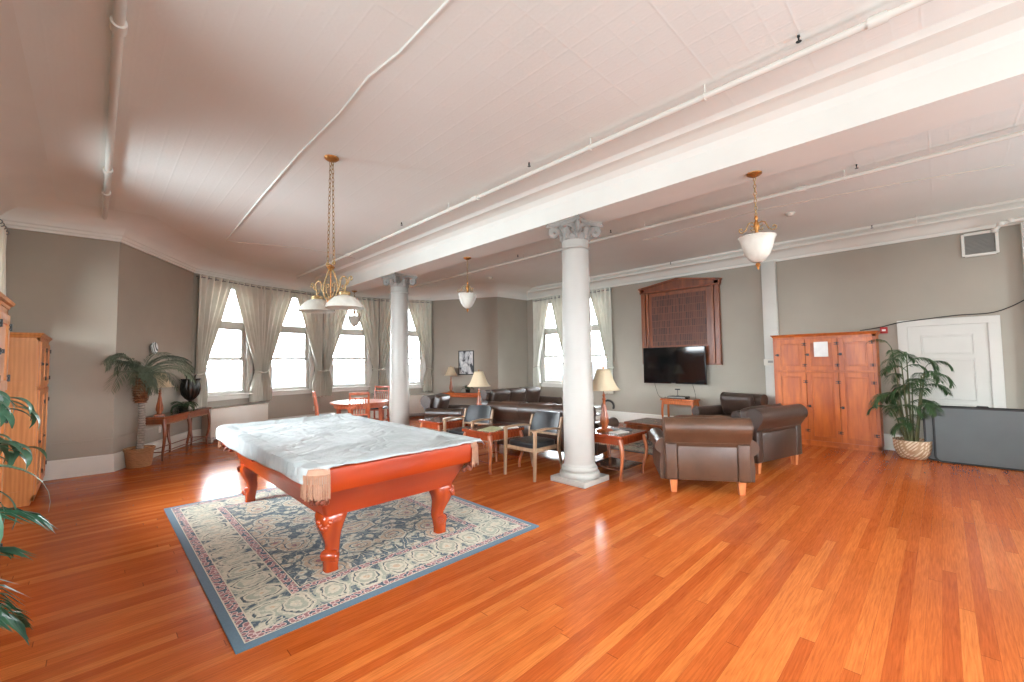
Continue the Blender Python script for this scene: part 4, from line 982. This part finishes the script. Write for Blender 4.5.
RC = thing('camera_stand', 'small webcam on a thin stand on the media player', 'webcam', (9.55, 4.30, .7775))
b = MB(); b.tube([(0, 0, 0), (0, 0, .14)], .006, 8); b.lathe([(.03, 0), (.03, .008)], 12); b.build('stand', M['black'], RC); b = MB(); b.box((0, 0, .15), (.03, .12, .03), .01); b.build('camera_body', M['black'], RC)

# thermostat, alarm, cable, vent
th = thing('thermostat', 'beige thermostat on the white pilaster, left of the lockers', 'thermostat', (XR - .105, 2.46, 1.53), PI)
b = MB(); b.box((.015, 0, 0), (.035, .20, .13), .006); b.build('housing', M['heater'], th); b = MB(); b.box((.034, .02, .01), (.004, .09, .045)); b.build('display', M['grille'], th, smooth=None)
al = thing('fire_alarm', 'small red alarm box behind the top right corner of the lockers', 'alarm box', (XR, .70, 2.07), PI)
b = MB(); b.box((.03, 0, 0), (.06, .10, .11), .006); b.build('box', M['red'], al); b = MB(); b.box((.062, 0, 0), (.006, .05, .03)); b.build('pull_bar', M['white'], al)
cable('dark cable strung over the lockers and white door to the end pilaster', [(9.6, 1.0, 2.075), (9.80, .77, 2.12), (9.80, .49, 2.19), (9.80, .15, 2.225), (9.79, -.2, 2.255), (9.80, -.54, 2.26), (9.80, -.74, 2.33), (9.78, -.90, 2.43)], .008)
V_ = thing('wall_vent', 'white framed air vent grille high on the right wall', 'air vent', (XR, -.485, 3.355), PI)
b = MB()
for s in (-1, 1): bx(b, 0, .03, s * .18 - .018, s * .18 + .018, -.175, .175, .003); bx(b, 0, .0295, -.165, .165, s * .17 - .02, s * .17 + .02, .003)
b.build('frame', M['white'], V_, smooth=None)
b = MB()
for q in range(15): b.box((.012, 0, -.145 + q * .0207), (.016, .32, .004), rot=Matrix.Rotation(R(38), 4, 'Y'))
bx(b, .001, .003, -.18, .18, -.15, .15); b.build('louvres', M['grille'], V_, smooth=None)
b = MB(); 
pz = [(9.70, -.64, 3.50), (9.66, -.70, 3.58), (9.66, -.80, 3.60), (9.66, -1.2, 3.61)]
P0 = Vector(pz[0]); b.tube([Vector(p) - P0 for p in pz], .028, 10); o = b.build('valve_pipe', M['white'], loc=P0); tag(o, 'short white pipe elbow by the vent at the right edge', 'pipe')
for p in pz[:3]: c_ = MB(); c_.lathe([(.03, -.03), (.042, -.02), (.042, .02), (.03, .03)], 12); q_ = c_.build('fitting', M['white'], o); q_.location = Vector(p) - P0

# white panelled door on the right wall
D1 = thing('door_1', None, None, (XR, -.055, 0), PI); struct(D1)
b = MB()
for s in (-1, 1): bx(b, 0, .03, s * .52 - .065, s * .52 + .065, 0, 2.12, .004)
bx(b, 0, .032, -.585, .585, 2.11, 2.22, .004); b.build('casing', M['doorpaint'], D1, smooth=None)
b = MB(); bx(b, 0, .014, -.455, .455, .0, 2.11); 
b.build('door_leaf', M['doorpaint'], D1, smooth=None)
for z0, z1 in ((1.66, 1.92), (.92, 1.54), (.22, .80)):
    b = MB(); bx(b, .012, .019, -.28, .28, z0, z1, .006)
    for s in (-1, 1): bx(b, .012, .021, s * .295 - .008, s * .295 + .008, z0 - .03, z1 + .03, .003)
    bx(b, .012, .021, -.287, .287, z0 - .03, z0 - .014, .003); bx(b, .012, .021, -.287, .287, z1 + .014, z1 + .03, .003)
    b.build('raised_panel', M['doorpaint'], D1, smooth=None)

# folded table leaning by the door
FT = thing('folded_table', 'dark slate folded games table standing on its edge before the white door', 'folded table', (9.20, -.72, 0), 0)
def leafm(x, y0, y1, z1, mat, name, r=.07):
    b = MB(); w, h = y1 - y0, z1 - .02; pl = rrect(w, h, r, 5)
    b.prism(pl, lambda p: (x - .012, (y0 + y1) / 2 + p[0], .02 + h / 2 + p[1]), lambda p: (x + .012, (y0 + y1) / 2 + p[0], .02 + h / 2 + p[1])); o = b.build(name, M[mat], FT, smooth=30)
    e = MB(); pts = [(x, (y0 + y1) / 2 + p[0], .02 + h / 2 + p[1]) for p in pl]; e.tube(pts + [pts[0]], .017, 6); e.build('edge_trim', M['black'], o); return o
leafm(-.03, -.95, .86, .83, 'slate', 'tabletop'); leafm(.05, -.86, .965, .835, 'slatelight', 'tabletop')
b = MB(); b.tube([(-.03, .28, .835), (-.03, .30, .865), (-.03, .40, .868), (-.03, .42, .835)], .009, 8); b.build('handle', M['black'], FT)
b = MB(); b.box((.01, .84, .43), (.05, .03, .30), .008); b.build('hinge_bar', M['black'], FT)

# ================================================================ PICTURE, HEATERS, OUTLETS
wv = (P[8] - P[7]).normalized(); wn = Vector((wv.y, -wv.x, 0)); pc = P[7] + wv * 1.17
PF = thing('picture_frame', 'black framed black-and-white picture on the far wall', 'picture', (pc.x, pc.y, 1.60), math.atan2(wn.y, wn.x))
b = MB()
for s in (-1, 1): bx(b, 0, .025, s * .24 - .014, s * .24 + .014, -.37, .37, .003); bx(b, 0, .0248, -.23, .23, s * .357 - .014, s * .357 + .014, .003)
b.build('frame', M['black'], PF, smooth=None)
k = N('grey_abstract_print'); v = k.coord((1, 2.4, 1.6)); k.set(Base_Color=k.ramp(k.noise(v, 2.4, 5, .65, .8), [(.42, s2l((70, 72, 76))), (.47, s2l((176, 178, 180))), (.6, s2l((222, 222, 220)))]), Roughness=.25); M['print'] = k.m
b = MB(); bx(b, .002, .010, -.235, .235, -.35, .35); b.build('print', M['print'], PF, smooth=None)
def heater(label, i, s0, s1, h):
    a, b_ = P[i], P[i + 1]; d = (b_ - a).normalized(); nn = Vector((d.y, -d.x, 0)); L_ = (b_ - a).length
    c = a + d * (L_ * (s0 + s1) / 2) + nn * .20
    o = thing('radiator_cover', label, 'radiator cover', (c.x, c.y, 0), math.atan2(d.y, d.x), 'radiator covers under the bay windows'); w = L_ * (s1 - s0)
    m = MB(); m.box((0, 0, h / 2 + .04), (w, .28, h - .08), .012); m.build('cabinet', M['heater'], o)
    t = MB(); t.box((0, 0, h + .006), (w + .02, .30, .02), .006); t.build('top', M['heater'], o)
    for s in (-1, 1): f = MB(); f.box((s * (w / 2 - .05), 0, .03), (.05, .24, .06)); f.build('foot', M['heater'], o, smooth=None)
    g = MB()
    for q in range(int(w / .05)): g.box((-w / 2 + .06 + q * .05, -.1405, .09), (.03, .004, .03))
    g.build('grille', M['grille'], o, smooth=None)
heater('long cream radiator cover under the leftmost bay window', 3, .12, 1.0, .68); heater('cream radiator cover under the rightmost bay window behind the column', 6, .10, 1.0, .64)
def outlet(label, i, s, z):
    a, b_ = P[i], P[i + 1]; d = (b_ - a).normalized(); nn = Vector((d.y, -d.x, 0)); c = a + d * s
    o = thing('wall_outlet', label, 'outlet', (c.x, c.y, z), math.atan2(nn.y, nn.x), 'white wall outlets'); m = MB(); m.box((.004, 0, 0), (.008, .075, .12), .003); m.build('cover_plate', M['white'], o)
    for zz in (-.025, .025): m = MB(); m.box((.009, 0, zz), (.004, .035, .03), .002); m.build('socket', M['heater'], o)
outlet('white wall outlet under the second bay window', 4, 1.45, .42); outlet('white wall outlet above the baseboard behind the left console', 2, 1.25, .46)

# ================================================================ SMALL THINGS ON TABLES
def magazine(label, loc, rz, mat, w=.21, h=.28, t=.008, group='magazines on the side tables'):
    o = thing('magazine', label, 'magazine', loc, rz, group); m = MB(); m.box((0, 0, t / 2), (w - .004, h - .004, t * .7)); m.build('pages', M['paper'], o, smooth=None)
    m = MB(); m.box((0, 0, t - .0006), (w, h, .0012)); m.box((0, 0, .0006), (w, h, .0012)); m.box((-w / 2, 0, t / 2), (.0012, h, t)); m.build('cover', M[mat], o, smooth=None)
magazine('open pale green magazine on the table left of the charcoal-seated chair', (4.27, 4.78, .603), R(20), 'magazine', .42, .28, .006)
magazine('cream magazine at the right rear of the table left of the charcoal-seated chair', (4.56, 4.72, .603), R(60), 'paper', .2, .27)
magazine('dark magazine beside the lamp on the table right of the near column', (5.48, 3.32, .603), R(38), 'darkmag')
magazine('white magazine at the foot of the lamp by the near column', (5.25, 3.22, .603), R(80), 'paper', .16, .24)
magazine('white papers on the table nearest the far column', (4.62, 6.22, .603), R(15), 'paper', .22, .29)
# urn
M['urnmetal'] = plain('dark_bronze_urn', (52, 50, 46), .3, .25, 14, metal=.6)
dirC = (Vector((1.45, 11.03, 0)) - Vector((.24, 9.02, 0))).normalized(); cb = Vector((1.17, 10.13, 0))
def onC(t, off=0): p = cb + dirC * t + Vector((dirC.y, -dirC.x, 0)) * off; return (p.x, p.y, .753)
UR = thing('urn', 'dark ribbed two-handled urn at the right end of the left console', 'urn', onC(.40)); UR.scale = (1.2, 1.2, 1.32)
b = MB(); b.box((0, 0, .012), (.20, .20, .024), .004); b.lathe([(.07, .024), (.065, .04), (.03, .06), (.022, .11), (.03, .13)], 20); b.build('pedestal', M['urnmetal'], UR)
b = MB(); rings = []
for z, r in ((.13, .03), (.16, .07), (.22, .115), (.30, .135), (.37, .130), (.42, .115), (.44, .12), (.455, .135), (.45, .12)):
    rings.append([Vector((r * (1 + .05 * math.cos(14 * a)) * math.cos(a), r * (1 + .05 * math.cos(14 * a)) * math.sin(a), z)) for a in [2 * PI * j / 84 for j in range(84)]])
b.loft(rings); b.build('bowl', M['urnmetal'], UR, smooth=60)
for s in (-1, 1):
    b = MB(Matrix.Rotation(math.atan2(dirC.y, dirC.x), 4, 'Z')); b.tube([(s * .115, 0, .27), (s * .165, 0, .33), (s * .15, 0, .40), (s * .13, 0, .44), (s * .15, 0, .50), (s * .175, 0, .51)], .011, 8); b.build('handle', M['urnmetal'], UR)
SC_ = thing('seashell', 'cream conch shell leaning by the urn on the left console', 'seashell', onC(.26, .06))
b = MB(); rings = []
for i in range(15):
    t = i / 14; r = .07 * (1 - t) ** .8 + .004; ang = t * 9; rings.append([Vector((-.02 + .17 * t + .0, r * (1 + .10 * math.sin(t * 40)) * math.cos(a), .065 - .035 * t + r * math.sin(a))) for a in [2 * PI * j / 16 for j in range(16)]])
b.loft(rings); b.build('shell', M['heater'], SC_, smooth=60)
RP = thing('wall_plate', 'round white plate with dark stripes on the wall above the palm', 'wall plate', (.735, 9.79, 1.93), R(-31) )
k = N('striped_plate'); s_ = k.n('SeparateXYZ', {0: k.coord()}); f_ = k.math('LESS_THAN', k.math('FRACT', k.math('ADD', k.math('MULTIPLY', s_.outputs[1], 16), k.math('MULTIPLY', s_.outputs[2], 8))), .45)
k.set(Base_Color=k.mix(f_, s2l((222, 224, 222)), s2l((96, 106, 106))), Roughness=.3); M['plate'] = k.m
b = MB(); b.lathe([(.003, .012), (.08, .012), (.105, .03), (.11, .028), (.085, .0), (.003, 0)], 28, (0, 0, 0), axis=Matrix.Rotation(PI / 2, 4, 'Y')); b.build('dish', M['plate'], RP)

# magazine rack-like dark stand seen behind the near lamp
DS = thing('metal_rack', 'dark rack with a curled top and pale shelves behind the near table lamp', 'rack', (6.72, 4.69, 0), R(20))
M['rackmetal'] = plain('dark_brown_metal', (48, 40, 38), .3, .1, metal=.3)
for s in (-1, 1):
    b = MB(); b.tube([(0, s * .20, 0), (0, s * .20, .70)] + [tuple(p) for p in spiral((.0, s * .20 - .11, .76), (0, 1, 0), (0, 0, 1), .11, .10, 0, 3.6, 12)], .020, 8); b.build('side_frame', M['rackmetal'], DS)
for z in (.25, .45, .60, .73):
    b = MB(); b.box((0, 0, z), (.28, .36, .02), .004); b.build('shelf', M['grille'] if z > .4 else M['rackmetal'], DS)

# ================================================================ PLANTS
def leafmat(name, a, b, rough=.4):
    k = N(name); v = k.coord(); k.set(Base_Color=k.ramp(k.noise(v, 9, 3), [(.3, s2l(a)), (.7, s2l(b))]), Roughness=rough)
    tl = k.n('BsdfTranslucent', {0: s2l(b)}); mx = k.n('MixShader', {0: .2}); k.t.links.new(k.b.outputs[0], mx.inputs[1]); k.t.links.new(tl.outputs[0], mx.inputs[2]); k.t.links.new(mx.outputs[0], k.out.inputs[0]); return k.m
M['palmgreen'] = leafmat('dusty_palm_leaf', (72, 84, 66), (112, 122, 98)); M['arecagreen'] = leafmat('areca_leaf', (40, 66, 38), (74, 102, 60)); M['bluegreen'] = leafmat('glossy_blue_green_leaf', (36, 82, 62), (92, 140, 112), .3); M['deepgreen'] = leafmat('deep_green_leaf', (22, 62, 44), (60, 110, 80), .3)
M['fibre'] = plain('brown_palm_fibre', (124, 74, 42), .9, .4, 24, .5); M['trunk'] = plain('grey_palm_trunk', (150, 142, 132), .8, .2, 30, .5); M['stemgreen'] = plain('plant_stem', (84, 86, 50), .6, .2)
k = N('woven_wicker'); v = k.coord(); wv_ = k.n('TexWave', {'Vector': v, 'Scale': 17, 'Distortion': 4, 'Detail': 2}, bands_direction='Z').outputs['Fac']
k.set(Base_Color=k.ramp(wv_, [(.2, s2l((134, 84, 50))), (.7, s2l((212, 164, 114)))]), Roughness=.7); k.bump(wv_, .8, .01); M['wicker'] = k.m
k = N('cream_rattan_weave'); v = k.coord((1, 1, 1)); c1 = k.n('TexWave', {'Vector': k.coord((1, 1, 1), rot=(.8, 0, 0)), 'Scale': 9}).outputs['Fac']; c2 = k.n('TexWave', {'Vector': k.coord((1, 1, 1), rot=(-.8, 0, 0)), 'Scale': 9}, bands_direction='Y').outputs['Fac']
k.set(Base_Color=k.ramp(k.math('MULTIPLY', c1, c2), [(.1, s2l((178, 146, 112))), (.5, s2l((224, 206, 178)))]), Roughness=.7); k.bump(k.math('MULTIPLY', c1, c2), .6, .01); M['rattan'] = k.m
M['soil'] = plain('dark_soil', (50, 38, 30), .95, .3, 40, .4)
def frond(mb, base, azim, elev, L, droop, nl=22, ll=.20, lw=.016, r=.006, bare=.12, fold=.9, side_droop=.35, taper=True):
    """feather leaf: arching rachis with paired leaflets"""
    d = Vector((math.cos(azim), math.sin(azim), 0)); p = Vector(base); pts = [p.copy()]; e = elev; n = 16
    for i in range(n): e -= droop / n * (1 + .9 * i / n); p = p + (d * math.cos(e) + Vector((0, 0, math.sin(e)))) * (L / n); pts.append(p.copy())
    mb.tube(pts, [r * (1 - .8 * i / n) for i in range(n + 1)], 5)
    side = Vector((-d.y, d.x, 0))
    for q in range(nl):
        t = bare + (1 - bare) * (q + .5) / nl; f = t * n; i = min(n - 1, int(f)); c = pts[i].lerp(pts[i + 1], f - i); tg = (pts[i + 1] - pts[i]).normalized()
        l = ll * (math.sin(PI * min(1, (t - bare) / (1 - bare) * .80 + .16)) ** .7 if taper else 1) * random.uniform(.88, 1.1)
        for s in (-1, 1):
            dr = (tg * fold + side * s * random.uniform(.8, 1.0) + Vector((0, 0, random.uniform(-.1, .12)))).normalized()
            m1 = c + dr * l * .5 - Vector((0, 0, l * side_droop * .22)); m2 = c + dr * l * .95 - Vector((0, 0, l * side_droop))
            w = side.cross(dr).normalized().cross(dr).normalized() * lw * .5 if False else dr.cross(Vector((0, 0, 1))).normalized() * lw * .5
            z = Vector((0, 0, lw * .25))
            mb._add([c - w * .4, c + w * .4, m1 + w, m1 + z, m1 - w, m2], [(0, 1, 2, 3), (0, 3, 4), (2, 5, 3), (3, 5, 4)])
def ribbon(mb, base, azim, elev, L, droop, w, n=10, curl=0.0):
    """single strap leaf with a raised midrib"""
    d = Vector((math.cos(azim), math.sin(azim), 0)); s = Vector((-d.y, d.x, 0)); p = Vector(base); e = elev; rows = []
    for i in range(n + 1):
        t = i / n; ww = w * math.sin(PI * min(.985, .10 + .88 * t)) ** .8 * .5; a = azim + curl * t; s = Vector((-math.sin(a), math.cos(a), 0)); dd = Vector((math.cos(a), math.sin(a), 0))
        rows.append([p - s * ww + Vector((0, 0, ww * .35)), p.copy(), p + s * ww + Vector((0, 0, ww * .35))])
        e -= droop / n * (1 + t); p = p + (dd * math.cos(e) + Vector((0, 0, math.sin(e)))) * (L / n)
    vs = [v for r_ in rows for v in r_]; mb._add(vs, [(3 * i + j, 3 * i + j + 1, 3 * i + j + 4, 3 * i + j + 3) for i in range(n) for j in (0, 1)])
def pot(parent, prof, mat, soil_z, soil_r):
    b = MB(); b.lathe(prof, 36); b.build('pot', M[mat], parent, smooth=50)
    s = MB(); s.lathe([(.003, soil_z - .02), (soil_r, soil_z - .02), (soil_r, soil_z), (.003, soil_z + .005)], 24); s.build('soil', M['soil'], parent)

# tall artificial palm by the left console
random.seed(11)
PA = thing('potted_palm', 'tall palm with grey trunk in a brown wicker basket by the left console', 'potted plant', (.56, 9.17, 0))
pot(PA, [(.12, 0), (.155, .005), (.165, .06), (.185, .25), (.20, .27), (.205, .30), (.19, .305), (.18, .28)], 'wicker', .27, .175)
b = MB(); pts = []; rad = []
for i in range(41):
    t = i / 40; pts.append((.02 * math.sin(t * 3), .0, .26 + .80 * t)); rad.append(.050 + .006 * math.cos(i * PI) - .004 * t)
b.tube(pts, rad, 14); b.build('trunk', M['trunk'], PA, smooth=50)
b = MB(); rad = []; pts = []
for i in range(21): t = i / 20; pts.append((0, 0, 1.02 + .40 * t)); rad.append(.075 + .035 * math.sin(t * PI * .8) + .012 * math.cos(i * PI))
b.tube(pts, rad, 12)
for q in range(70):
    a = random.uniform(0, 6.28); z = random.uniform(1.02, 1.42); r_ = .09; c = Vector((r_ * math.cos(a), r_ * math.sin(a), z)); d = Vector((math.cos(a), math.sin(a), 1.1)).normalized() * .07; sd = Vector((-math.sin(a), math.cos(a), 0)) * .016
    b._add([c - sd, c + sd, c + d], [(0, 1, 2)])
b.build('fibre_sheath', M['fibre'], PA, smooth=50)
for q in range(28):
    a = q * 2.39996; el = [1.45, 1.2, .95, .65][q % 4] + random.uniform(-.1, .1); f = MB()
    frond(f, (0, 0, 1.40), a, el, random.uniform(.82, .98), random.uniform(1.15, 1.45) + el * .2, 26, .24, .012, .008, .12, 1.15, .3); f.build('frond', M['palmgreen'], PA, smooth=None)

# areca palm in cream basket, right
AR = thing('potted_palm', 'areca palm in a cream woven bowl beside the pine lockers', 'potted plant', (9.27, .40, 0)); AR.scale = (1, 1, 1.08)
pot(AR, [(.12, 0), (.15, .004), (.20, .07), (.225, .16), (.23, .24), (.235, .27), (.222, .275), (.215, .24)], 'rattan', .23, .21)
for q in range(13):
    f = MB(); a = q * 2.4 + .4; h = [.75, 1.2, .95, 1.42, .5, .85, .65, 1.1, .55, 1.3, .8, .45, 1.0][q]; bx_, by_ = .06 * math.cos(a), .06 * math.sin(a); lean = .12
    f.tube([(bx_, by_, .2), (bx_ * 2, by_ * 2, .2 + h * .5), (bx_ * 3.2, by_ * 3.2, .2 + h)], [.013, .011, .007], 6); st = f.build('cane', M['stemgreen'], AR)
    for j in range(3):
        g = MB(); aa = a + j * 2.1 + random.uniform(-.3, .3); frond(g, (bx_ * 3.2, by_ * 3.2, .2 + h - j * .12), aa, random.uniform(.7, 1.3), random.uniform(.36, .50), random.uniform(1.4, 2.0), 22, .17, .014, .005, .2, .8, .5); g.build('frond', M['arecagreen'], AR, smooth=None)

# fern on the left console
FE = thing('potted_fern', 'small green fern in a pot beside the urn on the left console', 'potted plant', onC(.05, .04))
pot(FE, [(.05, 0), (.065, .005), (.085, .10), (.09, .11), (.08, .11)], 'urnmetal', .095, .078)
for q in range(20): 
    f = MB(); frond(f, (0, 0, .10), q * 2.4, random.uniform(.5, 1.2), random.uniform(.22, .30), random.uniform(1.2, 1.9), 14, .07, .012, .003, .1, .6, .3); f.build('frond', M['arecagreen'], FE, smooth=None)
# plant on far console
FP = thing('potted_plant', 'small leafy plant on the console below the framed picture', 'potted plant', (7.87, 9.86, .723))
pot(FP, [(.045, 0), (.06, .005), (.075, .09), (.08, .10), (.07, .10)], 'urnmetal', .09, .07)
for q in range(16): f = MB(); ribbon(f, (0, 0, .09), q * 2.4, random.uniform(.5, 1.4), random.uniform(.2, .30), random.uniform(.9, 1.7), .07); f.build('leaf', M['deepgreen'], FP, smooth=60)
# two plants at the left edge, their leaves reaching into the picture
random.seed(5)
LP = thing('potted_dracaena', 'broad-leaved plant hanging into view at the left edge, the upper of the two', 'potted plant', (-.58, 3.35, 0))
pot(LP, [(.13, 0), (.16, .005), (.19, .26), (.20, .30), (.18, .30)], 'wicker', .27, .175)
b = MB(); b.tube([(0, 0, .26), (.02, .02, .8), (.0, .0, 1.55)], [.025, .022, .018], 8); b.build('stem', M['trunk'], LP)
for q in range(24):
    a = q * 2.4; br = MB(); L = random.uniform(.26, .36); el = random.uniform(.2, .9); d = Vector((math.cos(a), math.sin(a), 0)); p = Vector((0, 0, 1.20 + .016 * q)); pts = [p.copy()]
    for i in range(6): el -= .22; p = p + (d * math.cos(el) + Vector((0, 0, math.sin(el)))) * L / 6; pts.append(p.copy())
    br.tube(pts, [.006 - .0007 * i for i in range(7)], 5)
    for i in range(2, 7):
        for s in (-1, 1): ribbon(br, pts[i], a + s * random.uniform(.3, .9), random.uniform(-.3, .3), random.uniform(.13, .19), random.uniform(.8, 1.6), .04, 7)
    br.build('leafy_branch', M['bluegreen'], LP, smooth=60)
QP = thing('potted_palm', 'lush fan-leaved palm at the left edge, its fronds low over the floor', 'potted plant', (-.60, 2.80, 0))
pot(QP, [(.15, 0), (.17, .005), (.20, .52), (.22, .60), (.20, .60)], 'wicker', .57, .195)
b = MB(); b.tube([(0, 0, .55), (.01, .01, .8), (0, 0, 1.0)], [.03, .026, .02], 8); b.build('stem', M['trunk'], QP)
for q in range(9):                                                 # strap leaves
    f = MB()
    for j in range(3): ribbon(f, (0, 0, .98), q * .7 + j * .12, 1.35 - .1 * j, random.uniform(.58, .74), random.uniform(2.0, 2.5), .045, 16, .15)
    f.build('strap_leaf', M['bluegreen'], QP, smooth=60)
for q in range(16):
    f = MB(); a = q * 2.4 + .2; frond(f, (0, 0, .86 - .02 * q), a, [.95, .6, .3, .05][q % 4], random.uniform(.44, .54), random.uniform(1.1, 1.5), 16, .20, .022, .007, .3, 1.1, .35); f.build('frond', M['deepgreen'], QP, smooth=None)

# ================================================================ OUTSIDE
k = N('distant_land'); g = k.coord((1, 1, 1)); n1 = k.noise(g, .012, 5, .6)
k.set(Base_Color=k.ramp(n1, [(.35, s2l((56, 60, 63))), (.5, s2l((61, 64, 64))), (.6, s2l((69, 65, 64))), (.7, s2l((62, 67, 64)))]), Roughness=1.0, Specular_IOR_Level=0.0); M['land'] = k.m
b = MB(); b.lathe([(.1, 0), (60, 0), (200, 0), (700, 2), (1500, 6), (2600, 12)], 48, (0, 0, -16), cap=True); o = b.build('outdoor_ground', M['land'], smooth=None); struct(o)
M['treeleaf'] = plain('pale_tree_leaves', (50, 60, 48), .9, .2, 1.0)
def tree(label, x, y, h, seed):
    rr = random.Random(seed); o = thing('tree', label, 'tree', (x, y, -16), 0, 'trees outside the bay windows')
    t = MB(); t.tube([(0, 0, 0), (.2, .1, h * .4), (0, 0, h * .8)], [.5, .35, .15], 8); t.build('trunk', M['trunk'], o)
    c = MB(); 
    for q in range(3600):
        u = Vector((rr.gauss(0, 1), rr.gauss(0, 1), rr.gauss(0, 1))).normalized() * (rr.random() ** .35); p = Vector((u.x * h * .26, u.y * h * .26, h * .70 + u.z * h * .30)); d = Vector((rr.gauss(0, 1), rr.gauss(0, 1), rr.gauss(0, 1))).normalized() * .28; e = d.cross(Vector((rr.random(), rr.random(), 1))).normalized() * .16
        c._add([p - e, p + d, p + e, p - d], [(0, 1, 2, 3)])
    c.build('crown', M['treeleaf'], o, smooth=None)
tree('pale tree outside the leftmost bay window', -3.5, 41.0, 17.2, 3); tree('shorter pale tree outside the leftmost bay window, right of the tall one', 4.5, 46.0, 15.2, 4)

# fronds that would reach through a wall bend along it instead
def keep_inside(o, planes):
    for c in kids(o):
        if c.type != 'MESH' or c.name.split('.')[0] not in ('frond', 'leafy_branch', 'strap_leaf'): continue
        for v in c.data.vertices:
            for (px0, py0, nx, ny) in planes:
                d = (v.co.x + o.location.x - px0) * nx + (v.co.y + o.location.y - py0) * ny
                if d < .03: k_ = .03 + .02 * random.random() - d; v.co.x += nx * k_; v.co.y += ny * k_
n2 = Vector((P[3].y - P[2].y, -(P[3].x - P[2].x), 0)).normalized()
keep_inside(PA, [(P[2].x, P[2].y, n2.x, n2.y), (0, 9.06, 0, -1)])
keep_inside(AR, [(XR, 0, -1, 0)]); keep_inside(LP, [(XL, 0, 1, 0)]); keep_inside(QP, [(XL, 0, 1, 0)])
